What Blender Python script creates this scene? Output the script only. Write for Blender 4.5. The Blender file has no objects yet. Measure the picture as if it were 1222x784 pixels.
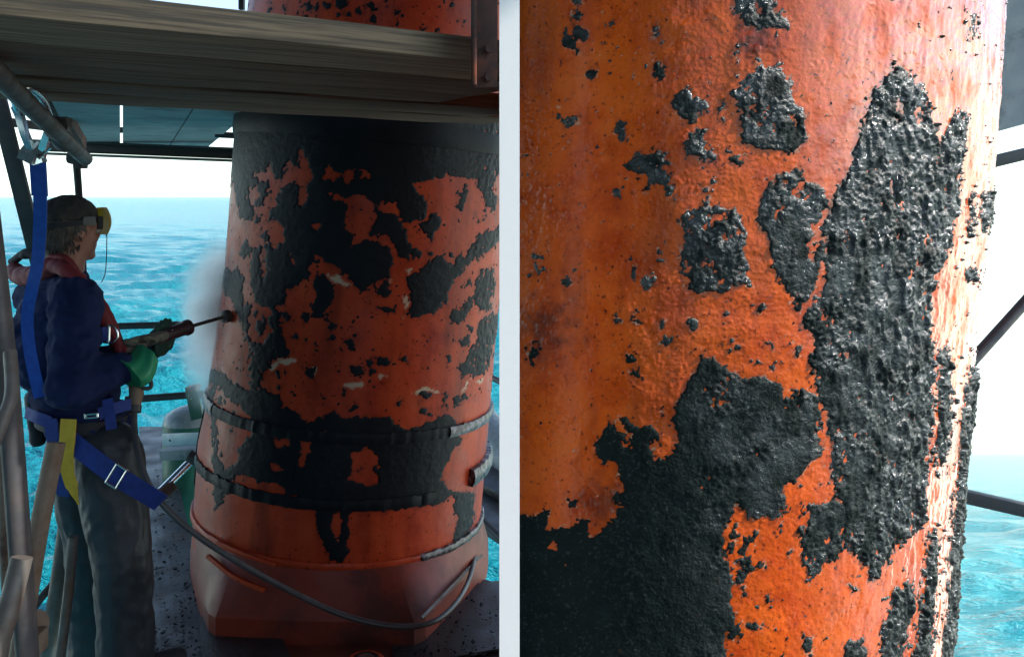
import bpy, bmesh, math, random
import numpy as np
from mathutils import Vector, Matrix, noise as mnoise

random.seed(7)
sc = bpy.context.scene
col = sc.collection

# ------------------------------------------------------------------ camera, sky, sun, exposure
H = 1.75            # eye height above the working platform
F = 1000.0          # focal length in photograph pixels (photograph 1222 wide)
CX, CY = 611.0, 235.0
cam_d = bpy.data.cameras.new('camera')
cam = bpy.data.objects.new('camera', cam_d)
col.objects.link(cam)
cam.location = (0, 0, H)
cam.rotation_euler = (math.radians(90), 0, 0)
cam_d.sensor_width = 36.0
cam_d.lens = 36.0 * F / 1222.0
cam_d.shift_y = -(392.0 - CY) / 1222.0
cam_d.clip_start = 0.05
cam_d.clip_end = 60000
sc.camera = cam

SUN_EL, SUN_AZ = math.radians(38), math.radians(102)     # azimuth from +Y towards +X
world = bpy.data.worlds.new('World')
sc.world = world
world.use_nodes = True
wn = world.node_tree
for n in list(wn.nodes):
    wn.nodes.remove(n)
w_out = wn.nodes.new('ShaderNodeOutputWorld')
w_bg = wn.nodes.new('ShaderNodeBackground')
w_bg.inputs['Strength'].default_value = 0.15
sky = wn.nodes.new('ShaderNodeTexSky')
sky.sky_type = 'NISHITA'
sky.sun_disc = False
sky.sun_elevation = SUN_EL
sky.sun_rotation = SUN_AZ
sky.air_density = 1.0
sky.dust_density = 0.6
sky.ozone_density = 1.0
w_tc = wn.nodes.new('ShaderNodeTexCoord')
w_mx = wn.nodes.new('ShaderNodeVectorMath')
w_mx.operation = 'MAXIMUM'
w_mx.inputs[1].default_value = (-2, -2, 0.06)           # the horizon haze goes on below the horizon line
w_nm = wn.nodes.new('ShaderNodeVectorMath')
w_nm.operation = 'NORMALIZE'
wn.links.new(w_tc.outputs['Generated'], w_mx.inputs[0])
wn.links.new(w_mx.outputs[0], w_nm.inputs[0])
wn.links.new(w_nm.outputs[0], sky.inputs['Vector'])
wn.links.new(sky.outputs[0], w_bg.inputs['Color'])
wn.links.new(w_bg.outputs[0], w_out.inputs['Surface'])

sun_d = bpy.data.lights.new('sun', 'SUN')
sun_d.energy = 3.6
sun_d.angle = math.radians(0.5)
sun_d.color = (1.0, 0.95, 0.88)
sun = bpy.data.objects.new('sun', sun_d)
col.objects.link(sun)
sun_dir = Vector((math.sin(SUN_AZ) * math.cos(SUN_EL), math.cos(SUN_AZ) * math.cos(SUN_EL), math.sin(SUN_EL)))
sun.rotation_euler = (-sun_dir).to_track_quat('-Z', 'Y').to_euler()
sun.location = (6, 6, 14)

sc.view_settings.view_transform = 'Standard'
sc.view_settings.look = 'None'
sc.view_settings.exposure = 1.14
sc.view_settings.gamma = 1.0
sc.view_settings.use_curve_mapping = False
sc.cycles.use_denoising = True
sc.cycles.max_bounces = 10
sc.cycles.volume_bounces = 6
sc.cycles.sample_clamp_indirect = 6.0


# ------------------------------------------------------------------ helpers
def P(x, y, Y):
    """point at depth Y (metres in front of the camera) on the sight line of photograph pixel x, y"""
    return Vector(((x - CX) / F * Y, Y, H + (CY - y) / F * Y))


def PZ(x, y, z):
    """point on the horizontal plane z seen at pixel x, y"""
    Y = (H - z) * F / (y - CY)
    return Vector(((x - CX) / F * Y, Y, z))


def tag(o, label=None, cat=None, group=None, kind=None):
    if label: o['label'] = label
    if cat: o['category'] = cat
    if group: o['group'] = group
    if kind: o['kind'] = kind
    return o


def empty(name, loc, label=None, cat=None, group=None):
    o = bpy.data.objects.new(name, None)
    o.empty_display_size = 0.05
    col.objects.link(o)
    o.location = loc
    return tag(o, label, cat, group)


def world_of(o):
    m = o.matrix_basis.copy()
    while o.parent is not None:
        m = o.parent.matrix_basis @ o.matrix_parent_inverse @ m if o.parent.parent is None else world_of(o.parent) @ o.matrix_parent_inverse @ m
        break
    return m


def link(name, me, mat, parent=None):
    """one mesh object; vertices are in world metres, so a child keeps its place through the parent inverse"""
    o = bpy.data.objects.new(name, me)
    col.objects.link(o)
    if mat is not None and len(me.materials) == 0:
        me.materials.append(mat)
    if parent is not None:
        o.parent = parent
        o.matrix_parent_inverse = world_of(parent).inverted()
    return o


def mesh_bm(bm, smooth=True, angle=0.7):
    me = bpy.data.meshes.new('mesh')
    bmesh.ops.recalc_face_normals(bm, faces=bm.faces[:])
    bm.to_mesh(me)
    bm.free()
    if smooth:
        me.polygons.foreach_set('use_smooth', [True] * len(me.polygons))
        try:
            me.set_sharp_from_angle(angle=angle)
        except Exception:
            pass
    return me


def mesh_np(verts, faces, smooth=True):
    """verts (n,3), faces (m,3|4) numpy arrays"""
    me = bpy.data.meshes.new('mesh')
    n, m, k = len(verts), len(faces), faces.shape[1]
    me.vertices.add(n)
    me.vertices.foreach_set('co', np.asarray(verts, np.float32).ravel())
    me.loops.add(m * k)
    me.loops.foreach_set('vertex_index', np.asarray(faces, np.int32).ravel())
    me.polygons.add(m)
    me.polygons.foreach_set('loop_start', np.arange(0, m * k, k, dtype=np.int32))
    me.polygons.foreach_set('loop_total', np.full(m, k, np.int32))
    me.polygons.foreach_set('use_smooth', np.full(m, smooth, bool))
    me.update(calc_edges=True)
    me.validate()
    return me


def add_tube(bm, pts, rad, seg=14, cap=True):
    pts = [Vector(p) for p in pts]
    n = len(pts)
    if not hasattr(rad, '__len__'):
        rad = [rad] * n
    tang = []
    for i in range(n):
        a = pts[max(i - 1, 0)]
        b = pts[min(i + 1, n - 1)]
        tang.append((b - a).normalized())
    t0 = tang[0]
    up = Vector((0, 0, 1)) if abs(t0.z) < 0.9 else Vector((1, 0, 0))
    u = t0.cross(up).normalized()
    rings = []
    for i in range(n):
        t = tang[i]
        u = (u - t * u.dot(t)).normalized()
        v = t.cross(u)
        rings.append([bm.verts.new(pts[i] + (u * math.cos(a) + v * math.sin(a)) * rad[i])
                      for a in (2 * math.pi * k / seg for k in range(seg))])
    for i in range(n - 1):
        for k in range(seg):
            bm.faces.new((rings[i][k], rings[i][(k + 1) % seg], rings[i + 1][(k + 1) % seg], rings[i + 1][k]))
    if cap:
        bm.faces.new(rings[0][::-1])
        bm.faces.new(rings[-1])


def add_box(bm, c, sx, sy, sz, M=None, bevel=0.0):
    r = bmesh.ops.create_cube(bm, size=1.0)
    vs = r['verts']
    for v in vs:
        v.co = Vector((v.co.x * sx, v.co.y * sy, v.co.z * sz))
    if bevel > 0:
        es = list({e for v in vs for e in v.link_edges})
        rb = bmesh.ops.bevel(bm, geom=es, offset=bevel, segments=2, profile=0.6, affect='EDGES')
        vs = list({v for f in rb['faces'] for v in f.verts} | {v for v in vs if v.is_valid})
    c = Vector(c)
    for v in vs:
        v.co = (M @ v.co if M is not None else v.co) + c


def add_ellipsoid(bm, c, rx, ry, rz, M=None, sub=3):
    r = bmesh.ops.create_icosphere(bm, subdivisions=sub, radius=1.0)
    c = Vector(c)
    for v in r['verts']:
        p = Vector((v.co.x * rx, v.co.y * ry, v.co.z * rz))
        v.co = (M @ p if M is not None else p) + c


def add_ribbon(bm, pts, nrm, w, th):
    """flat strap: rectangle swept along pts; nrm = outward normal at each point"""
    pts = [Vector(p) for p in pts]
    n = len(pts)
    rings = []
    for i in range(n):
        t = (pts[min(i + 1, n - 1)] - pts[max(i - 1, 0)]).normalized()
        nn = Vector(nrm[i]) if hasattr(nrm, '__len__') and not isinstance(nrm, Vector) else Vector(nrm)
        nn = (nn - t * nn.dot(t)).normalized()
        s = t.cross(nn).normalized()
        ww = w[i] if hasattr(w, '__len__') else w
        rings.append([bm.verts.new(pts[i] + s * a * ww / 2 + nn * b * th / 2) for a, b in ((-1, -1), (1, -1), (1, 1), (-1, 1))])
    for i in range(n - 1):
        for k in range(4):
            bm.faces.new((rings[i][k], rings[i][(k + 1) % 4], rings[i + 1][(k + 1) % 4], rings[i + 1][k]))
    bm.faces.new(rings[0][::-1])
    bm.faces.new(rings[-1])


def spline(pts, n=8):
    """Catmull-Rom through pts"""
    pts = [Vector(p) for p in pts]
    q = [pts[0] * 2 - pts[1]] + pts + [pts[-1] * 2 - pts[-2]]
    out = []
    for i in range(1, len(q) - 2):
        p0, p1, p2, p3 = q[i - 1], q[i], q[i + 1], q[i + 2]
        for k in range(n):
            t = k / n
            out.append(0.5 * ((2 * p1) + (p2 - p0) * t + (2 * p0 - 5 * p1 + 4 * p2 - p3) * t * t + (3 * p1 - p0 - 3 * p2 + p3) * t ** 3))
    out.append(pts[-1])
    return out


def push(me, fn):
    """move every vertex along its normal by fn(position)"""
    n = len(me.vertices)
    co = np.empty(n * 3, np.float32)
    no = np.empty(n * 3, np.float32)
    me.vertices.foreach_get('co', co)
    me.vertices.foreach_get('normal', no)
    co, no = co.reshape(-1, 3), no.reshape(-1, 3)
    d = np.array([fn(Vector(p)) for p in co.tolist()], np.float32)
    me.vertices.foreach_set('co', (co + no * d[:, None]).ravel())
    me.update()


WORKSHOP = bpy.data.scenes.new('workshop')      # scratch scene: keeps modifier evaluation quick


def remesh(bm, voxel, smooth=4, rough=0.0, rscale=8.0, stretch=(1, 1, 1)):
    me = bpy.data.meshes.new('tmp')
    bmesh.ops.recalc_face_normals(bm, faces=bm.faces[:])
    bm.to_mesh(me)
    bm.free()
    o = bpy.data.objects.new('tmp', me)
    WORKSHOP.collection.objects.link(o)
    m = o.modifiers.new('r', 'REMESH')
    m.mode = 'VOXEL'
    m.voxel_size = voxel
    if smooth:
        s = o.modifiers.new('s', 'SMOOTH')
        s.factor = 0.5
        s.iterations = smooth
    with bpy.context.temp_override(scene=WORKSHOP, view_layer=WORKSHOP.view_layers[0]):
        dg = bpy.context.evaluated_depsgraph_get()
        out = bpy.data.meshes.new_from_object(o.evaluated_get(dg))
    bpy.data.objects.remove(o)
    bpy.data.meshes.remove(me)
    if rough > 0:
        def folds(q):
            p = Vector((q.x * stretch[0], q.y * stretch[1], q.z * stretch[2])) * rscale
            w = Vector((mnoise.noise(p * 0.7), mnoise.noise(p * 0.7 + Vector((3, 1, 8))), 0)) * 0.8
            r1 = 1 - 2.4 * abs(mnoise.noise(p + w))
            r2 = 1 - 2.4 * abs(mnoise.noise(p * 2.1 + w + Vector((7, 3, 1))))
            return rough * (0.9 * mnoise.noise(p * 0.6) + 0.8 * r1 + 0.4 * r2 - 0.3)
        push(out, folds)
    out.polygons.foreach_set('use_smooth', [True] * len(out.polygons))
    return out


def capsule(bm, a, b, ra, rb, seg=16):
    a, b = Vector(a), Vector(b)
    add_ellipsoid(bm, a, ra, ra, ra, sub=2)
    add_ellipsoid(bm, b, rb, rb, rb, sub=2)
    add_tube(bm, [a, b], [ra, rb], seg)


# ------------------------------------------------------------------ materials
def new_mat(name):
    m = bpy.data.materials.new(name)
    m.use_nodes = True
    return m, m.node_tree, m.node_tree.nodes['Principled BSDF']


def nd(nt, t, **kw):
    n = nt.nodes.new(t)
    for k, v in kw.items():
        if k.startswith('i_'):
            key = k[2:].replace('_', ' ')
            n.inputs[key].default_value = v
        else:
            setattr(n, k, v)
    return n


def mat(name, c1, c2=None, rough=0.5, rough2=None, scale=8.0, stretch=(1, 1, 1), bump=0.0, bscale=None, metal=0.0,
        detail=6.0, spec=0.5, c3=None, c3scale=3.0, c3lo=0.55, c3hi=0.65, coat=0.0, lo=0.35, hi=0.65, bdist=0.004):
    """noise-mixed paint / wood / cloth in object coordinates"""
    m, nt, b = new_mat(name)
    L = nt.links.new
    tc = nd(nt, 'ShaderNodeTexCoord')
    mp = nd(nt, 'ShaderNodeMapping')
    mp.inputs['Scale'].default_value = stretch
    L(tc.outputs['Object'], mp.inputs['Vector'])
    nz = nd(nt, 'ShaderNodeTexNoise', i_Scale=scale, i_Detail=detail, i_Roughness=0.62)
    L(mp.outputs[0], nz.inputs['Vector'])
    rmp = nd(nt, 'ShaderNodeMapRange')
    rmp.inputs['From Min'].default_value = lo
    rmp.inputs['From Max'].default_value = hi
    L(nz.outputs['Fac'], rmp.inputs['Value'])
    mx = nd(nt, 'ShaderNodeMix', data_type='RGBA')
    mx.inputs[6].default_value = (*c1, 1)
    mx.inputs[7].default_value = (*(c2 or c1), 1)
    L(rmp.outputs[0], mx.inputs[0])
    colour = mx.outputs[2]
    if c3:
        n3 = nd(nt, 'ShaderNodeTexNoise', i_Scale=c3scale, i_Detail=8.0, i_Roughness=0.7)
        L(mp.outputs[0], n3.inputs['Vector'])
        r3 = nd(nt, 'ShaderNodeMapRange')
        r3.inputs['From Min'].default_value = c3lo
        r3.inputs['From Max'].default_value = c3hi
        L(n3.outputs['Fac'], r3.inputs['Value'])
        m3 = nd(nt, 'ShaderNodeMix', data_type='RGBA')
        L(r3.outputs[0], m3.inputs[0])
        L(colour, m3.inputs[6])
        m3.inputs[7].default_value = (*c3, 1)
        colour = m3.outputs[2]
    L(colour, b.inputs['Base Color'])
    rr = nd(nt, 'ShaderNodeMapRange')
    rr.inputs['To Min'].default_value = rough
    rr.inputs['To Max'].default_value = rough2 if rough2 is not None else rough
    L(rmp.outputs[0], rr.inputs['Value'])
    L(rr.outputs[0], b.inputs['Roughness'])
    b.inputs['Metallic'].default_value = metal
    b.inputs['Specular IOR Level'].default_value = spec
    b.inputs['Coat Weight'].default_value = coat
    b.inputs['Coat Roughness'].default_value = 0.12
    if bump > 0:
        nb = nd(nt, 'ShaderNodeTexNoise', i_Scale=bscale or scale * 3, i_Detail=5.0, i_Roughness=0.6)
        L(mp.outputs[0], nb.inputs['Vector'])
        bp = nd(nt, 'ShaderNodeBump', i_Strength=bump, i_Distance=bdist)
        L(nb.outputs['Fac'], bp.inputs['Height'])
        L(bp.outputs[0], b.inputs['Normal'])
    return m


M = {}
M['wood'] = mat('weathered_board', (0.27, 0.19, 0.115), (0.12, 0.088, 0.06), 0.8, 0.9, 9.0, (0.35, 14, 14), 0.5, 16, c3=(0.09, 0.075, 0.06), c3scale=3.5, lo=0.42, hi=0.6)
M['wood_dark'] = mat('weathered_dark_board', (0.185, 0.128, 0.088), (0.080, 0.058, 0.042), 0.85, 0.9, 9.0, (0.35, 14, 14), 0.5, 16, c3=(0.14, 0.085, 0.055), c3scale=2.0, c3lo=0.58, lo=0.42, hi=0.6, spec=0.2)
M['ply'] = mat('plywood', (0.30, 0.33, 0.33), (0.20, 0.24, 0.25), 0.6, 0.7, 5.0, (1, 1, 1), 0.2, 30, c3=(0.12, 0.14, 0.14), c3scale=4)
M['steel_dark'] = mat('dark_steel', (0.035, 0.04, 0.045), (0.06, 0.055, 0.05), 0.45, 0.65, 12, (1, 1, 1), 0.2, 60)
M['grey_paint'] = mat('grey_deck_paint', (0.075, 0.078, 0.08), (0.05, 0.053, 0.056), 0.6, 0.7, 3, bump=0.1, c3=(0.14, 0.09, 0.06), c3scale=2, c3lo=0.62)
M['galv'] = mat('galvanised_tube', (0.155, 0.145, 0.135), (0.10, 0.085, 0.072), 0.5, 0.7, 14, (1, 1, 1), 0.2, 60, metal=0.35, c3=(0.13, 0.085, 0.06), c3scale=6, c3lo=0.5, c3hi=0.7)
M['galv_rust'] = mat('rusty_tube', (0.17, 0.105, 0.065), (0.24, 0.19, 0.14), 0.6, 0.75, 12, (1, 1, 1), 0.3, 50, metal=0.15, c3=(0.09, 0.05, 0.035), c3scale=6)
M['tube_dark'] = mat('dark_scaffold_tube', (0.10, 0.085, 0.08), (0.06, 0.06, 0.065), 0.5, 0.7, 10, (1, 1, 1), 0.2, 60, metal=0.3)
M['rust'] = mat('rust', (0.12, 0.05, 0.035), (0.06, 0.035, 0.03), 0.65, 0.8, 16, (1, 1, 1), 0.4, 60, c3=(0.22, 0.06, 0.03), c3scale=9)
M['white_paint'] = mat('white_paint', (0.93, 0.92, 0.90), (0.91, 0.90, 0.88), 0.55, 0.6, 30, bump=0.02)
M['floor_wet'] = mat('wet_walkway', (0.095, 0.098, 0.10), (0.050, 0.052, 0.055), 0.35, 0.6, 5, (1, 1, 1), 0.35, 40, c3=(0.10, 0.06, 0.045), c3scale=4)
M['floor_dark'] = mat('dark_plate', (0.022, 0.024, 0.028), (0.04, 0.035, 0.035), 0.35, 0.6, 8, (1, 1, 1), 0.5, 90)
M['green'] = mat('green_paint', (0.025, 0.13, 0.075), (0.02, 0.09, 0.06), 0.4, 0.5, 9, bump=0.1)
M['wet_steel'] = mat('wet_grey_steel', (0.30, 0.33, 0.33), (0.20, 0.24, 0.25), 0.3, 0.5, 25, bump=0.5, bscale=70)
M['alu'] = mat('aluminium', (0.55, 0.57, 0.58), (0.42, 0.44, 0.46), 0.4, 0.5, 12, metal=0.6, bump=0.1)
M['chrome'] = mat('bright_steel', (0.72, 0.74, 0.75), (0.6, 0.62, 0.63), 0.2, 0.3, 20, metal=1.0)
M['silver_worn'] = mat('worn_silver_weld', (0.020, 0.022, 0.026), (0.26, 0.26, 0.30), 0.3, 0.45, 34, (1, 1, 1), 0.6, 60, lo=0.48, hi=0.64)
M['cloth_blue'] = mat('navy_overall', (0.009, 0.016, 0.062), (0.015, 0.026, 0.088), 0.9, 0.9, 5, bump=0.25, bscale=260, spec=0.2, bdist=0.002)
M['trouser'] = mat('dark_oilskin', (0.020, 0.027, 0.033), (0.034, 0.041, 0.047), 0.42, 0.6, 7, bump=0.4, bscale=26, spec=0.35, bdist=0.01)
M['lanyard'] = mat('bright_blue_webbing', (0.012, 0.085, 0.46), (0.008, 0.06, 0.36), 0.65, 0.7, 40, (1, 1, 1), 0.3, 300, bdist=0.001)
M['webbing'] = mat('blue_webbing', (0.008, 0.035, 0.24), (0.006, 0.026, 0.17), 0.65, 0.75, 22, (1, 1, 1), 0.3, 300, bdist=0.001)
M['webbing_yellow'] = mat('yellow_webbing', (0.62, 0.42, 0.025), (0.50, 0.33, 0.02), 0.65, 0.7, 30, bump=0.3, bscale=300, bdist=0.001)
M['webbing_black'] = mat('black_padding', (0.015, 0.017, 0.022), (0.025, 0.027, 0.032), 0.8, 0.8, 20, bump=0.3, bscale=200, bdist=0.001)
M['red_cloth'] = mat('red_life_jacket', (0.22, 0.017, 0.022), (0.13, 0.012, 0.017), 0.7, 0.8, 12, bump=0.3, bscale=80)
M['skin'] = mat('skin', (0.34, 0.17, 0.12), (0.28, 0.13, 0.09), 0.5, 0.6, 20, bump=0.1, bscale=120)
M['hair'] = mat('grey_brown_hair', (0.035, 0.030, 0.026), (0.105, 0.09, 0.078), 0.6, 0.75, 60, (1, 1, 0.25), 0.9, 120)
M['cap'] = mat('dark_cap', (0.022, 0.023, 0.024), (0.055, 0.052, 0.048), 0.85, 0.9, 25, bump=0.5, bscale=90)
M['yellow'] = mat('yellow_plastic', (0.60, 0.42, 0.02), (0.5, 0.34, 0.015), 0.35, 0.5, 12, bump=0.05)
M['grey_plastic'] = mat('grey_plastic', (0.11, 0.12, 0.12), (0.08, 0.09, 0.09), 0.5, 0.6, 12)
M['glove_green'] = mat('green_rubber', (0.015, 0.22, 0.10), (0.02, 0.30, 0.15), 0.4, 0.55, 9, bump=0.3, bscale=18, bdist=0.01)
M['glove_dark'] = mat('dark_green_glove', (0.012, 0.07, 0.05), (0.03, 0.10, 0.07), 0.5, 0.6, 20, bump=0.3, bscale=90)
M['glove_tan'] = mat('worn_glove_palm', (0.14, 0.135, 0.10), (0.08, 0.08, 0.065), 0.7, 0.8, 22, bump=0.4, bscale=90)
M['maroon'] = mat('maroon_grip', (0.05, 0.018, 0.022), (0.035, 0.014, 0.018), 0.45, 0.55, 20, bump=0.2, bscale=120)
M['hose'] = mat('hose_rubber', (0.045, 0.048, 0.05), (0.07, 0.072, 0.075), 0.35, 0.5, 20, bump=0.1, bscale=200)
M['brass'] = mat('nozzle_brass', (0.22, 0.15, 0.06), (0.10, 0.08, 0.05), 0.35, 0.5, 40, metal=0.8)


def paint_mat(name, base, dark, light, scale, bump, rough, cream=(0.5, 0.42, 0.3), bdist=0.002, stain=(0.08, 0.012, 0.006), coat=0.0, spec=0.4):
    """painted steel with stains; vertex attributes: cream (bare primer edges), stain (rust runs)"""
    m, nt, b = new_mat(name)
    L = nt.links.new
    tc = nd(nt, 'ShaderNodeTexCoord')
    n1 = nd(nt, 'ShaderNodeTexNoise', i_Scale=scale, i_Detail=9.0, i_Roughness=0.68)
    L(tc.outputs['Object'], n1.inputs['Vector'])
    cr = nd(nt, 'ShaderNodeValToRGB')
    cr.color_ramp.elements[0].position = 0.34
    cr.color_ramp.elements[0].color = (*dark, 1)
    cr.color_ramp.elements[1].position = 0.50
    cr.color_ramp.elements[1].color = (*base, 1)
    e = cr.color_ramp.elements.new(0.70)
    e.color = (*light, 1)
    L(n1.outputs['Fac'], cr.inputs[0])
    # vertical runs
    mp = nd(nt, 'ShaderNodeMapping')
    mp.inputs['Scale'].default_value = (1, 1, 0.07)
    L(tc.outputs['Object'], mp.inputs['Vector'])
    n2 = nd(nt, 'ShaderNodeTexNoise', i_Scale=scale * 3.2, i_Detail=5.0, i_Roughness=0.6)
    L(mp.outputs[0], n2.inputs['Vector'])
    r2 = nd(nt, 'ShaderNodeMapRange')
    r2.inputs['From Min'].default_value = 0.50
    r2.inputs['From Max'].default_value = 0.78
    r2.inputs['To Max'].default_value = 0.55
    L(n2.outputs['Fac'], r2.inputs['Value'])
    mx2 = nd(nt, 'ShaderNodeMix', data_type='RGBA')
    L(r2.outputs[0], mx2.inputs[0])
    L(cr.outputs[0], mx2.inputs[6])
    mx2.inputs[7].default_value = (*dark, 1)
    # small dark specks
    n3 = nd(nt, 'ShaderNodeTexNoise', i_Scale=scale * 12, i_Detail=3.0, i_Roughness=0.5)
    L(tc.outputs['Object'], n3.inputs['Vector'])
    r3 = nd(nt, 'ShaderNodeMapRange')
    r3.inputs['From Min'].default_value = 0.62
    r3.inputs['From Max'].default_value = 0.74
    L(n3.outputs['Fac'], r3.inputs['Value'])
    mx3 = nd(nt, 'ShaderNodeMix', data_type='RGBA')
    L(r3.outputs[0], mx3.inputs[0])
    L(mx2.outputs[2], mx3.inputs[6])
    mx3.inputs[7].default_value = (stain[0] * 0.6, stain[1] * 0.6, stain[2] * 0.6, 1)
    at = nd(nt, 'ShaderNodeAttribute', attribute_name='stain')
    mx4 = nd(nt, 'ShaderNodeMix', data_type='RGBA')
    L(at.outputs['Fac'], mx4.inputs[0])
    L(mx3.outputs[2], mx4.inputs[6])
    mx4.inputs[7].default_value = (*stain, 1)
    ac = nd(nt, 'ShaderNodeAttribute', attribute_name='cream')
    mx5 = nd(nt, 'ShaderNodeMix', data_type='RGBA')
    L(ac.outputs['Fac'], mx5.inputs[0])
    L(mx4.outputs[2], mx5.inputs[6])
    mx5.inputs[7].default_value = (*cream, 1)
    L(mx5.outputs[2], b.inputs['Base Color'])
    b.inputs['Coat Weight'].default_value = coat
    b.inputs['Coat Roughness'].default_value = 0.13
    b.inputs['Specular IOR Level'].default_value = spec
    nr = nd(nt, 'ShaderNodeTexNoise', i_Scale=scale * 2.0, i_Detail=4.0)
    L(tc.outputs['Object'], nr.inputs['Vector'])
    rr = nd(nt, 'ShaderNodeMapRange')
    rr.inputs['From Min'].default_value = 0.3
    rr.inputs['From Max'].default_value = 0.7
    rr.inputs['To Min'].default_value = rough - 0.06
    rr.inputs['To Max'].default_value = rough + 0.14
    L(nr.outputs['Fac'], rr.inputs['Value'])
    ag = nd(nt, 'ShaderNodeAttribute', attribute_name='gloss')
    gm = nd(nt, 'ShaderNodeMath', operation='MULTIPLY_ADD')
    gm.inputs[1].default_value = -0.17
    L(ag.outputs['Fac'], gm.inputs[0])
    L(rr.outputs[0], gm.inputs[2])
    L(gm.outputs[0], b.inputs['Roughness'])
    if coat > 0:
        gc = nd(nt, 'ShaderNodeMath', operation='MULTIPLY')
        gc.inputs[1].default_value = coat
        L(ag.outputs['Fac'], gc.inputs[0])
        L(gc.outputs[0], b.inputs['Coat Weight'])
    gs = nd(nt, 'ShaderNodeMath', operation='MULTIPLY_ADD')
    gs.inputs[1].default_value = 0.75
    gs.inputs[2].default_value = spec
    L(ag.outputs['Fac'], gs.inputs[0])
    L(gs.outputs[0], b.inputs['Specular IOR Level'])
    nb = nd(nt, 'ShaderNodeTexNoise', i_Scale=scale * 14, i_Detail=4.0, i_Roughness=0.55)
    L(tc.outputs['Object'], nb.inputs['Vector'])
    bp = nd(nt, 'ShaderNodeBump', i_Strength=bump, i_Distance=bdist)
    L(nb.outputs['Fac'], bp.inputs['Height'])
    L(bp.outputs[0], b.inputs['Normal'])
    return m


def tar_mat(name, c1, c2, scale, bump, rough, bdist=0.003, spec=0.5, rust=None, gloss=False):
    m, nt, b = new_mat(name)
    L = nt.links.new
    tc = nd(nt, 'ShaderNodeTexCoord')
    n1 = nd(nt, 'ShaderNodeTexNoise', i_Scale=scale, i_Detail=7.0, i_Roughness=0.65)
    L(tc.outputs['Object'], n1.inputs['Vector'])
    mx = nd(nt, 'ShaderNodeMix', data_type='RGBA')
    L(n1.outputs['Fac'], mx.inputs[0])
    mx.inputs[6].default_value = (*c1, 1)
    mx.inputs[7].default_value = (*c2, 1)
    colour = mx.outputs[2]
    if rust:
        n3 = nd(nt, 'ShaderNodeTexNoise', i_Scale=scale * 0.9, i_Detail=9.0, i_Roughness=0.72)
        L(tc.outputs['Object'], n3.inputs['Vector'])
        r3 = nd(nt, 'ShaderNodeMapRange')
        r3.inputs['From Min'].default_value = 0.64
        r3.inputs['From Max'].default_value = 0.72
        r3.inputs['To Max'].default_value = 0.5
        L(n3.outputs['Fac'], r3.inputs['Value'])
        m3 = nd(nt, 'ShaderNodeMix', data_type='RGBA')
        L(r3.outputs[0], m3.inputs[0])
        L(colour, m3.inputs[6])
        m3.inputs[7].default_value = (*rust, 1)
        colour = m3.outputs[2]
    L(colour, b.inputs['Base Color'])
    if gloss:
        ag = nd(nt, 'ShaderNodeAttribute', attribute_name='gloss')
        for key, lo_, hi_ in (('Roughness', 0.55, rough), ('Specular IOR Level', 0.05, spec)):
            g = nd(nt, 'ShaderNodeMapRange')
            g.inputs['To Min'].default_value = lo_
            g.inputs['To Max'].default_value = hi_
            L(ag.outputs['Fac'], g.inputs['Value'])
            L(g.outputs[0], b.inputs[key])
    else:
        b.inputs['Roughness'].default_value = rough
        b.inputs['Specular IOR Level'].default_value = spec
    nb = nd(nt, 'ShaderNodeTexNoise', i_Scale=scale * 9, i_Detail=5.0, i_Roughness=0.6)
    L(tc.outputs['Object'], nb.inputs['Vector'])
    bp = nd(nt, 'ShaderNodeBump', i_Strength=bump, i_Distance=bdist)
    L(nb.outputs['Fac'], bp.inputs['Height'])
    L(bp.outputs[0], b.inputs['Normal'])
    return m


M['paint_left'] = paint_mat('red_oxide_paint', (0.46, 0.058, 0.018), (0.30, 0.032, 0.013), (0.52, 0.080, 0.022), 5.0, 0.25, 0.40, spec=0.22)
M['tar_left'] = tar_mat('black_coating_worn', (0.006, 0.010, 0.013), (0.013, 0.019, 0.026), 12, 0.5, 0.48, spec=0.13)
M['paint_right'] = paint_mat('orange_paint', (0.60, 0.084, 0.003), (0.42, 0.044, 0.003), (0.64, 0.108, 0.004), 9.0, 0.6, 0.30, coat=1.0, spec=0.3)
M['tar_right'] = tar_mat('black_coating_lumpy', (0.004, 0.006, 0.006), (0.013, 0.023, 0.021), 20, 1.0, 0.13, spec=0.75, gloss=True, rust=(0.10, 0.03, 0.012))


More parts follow.
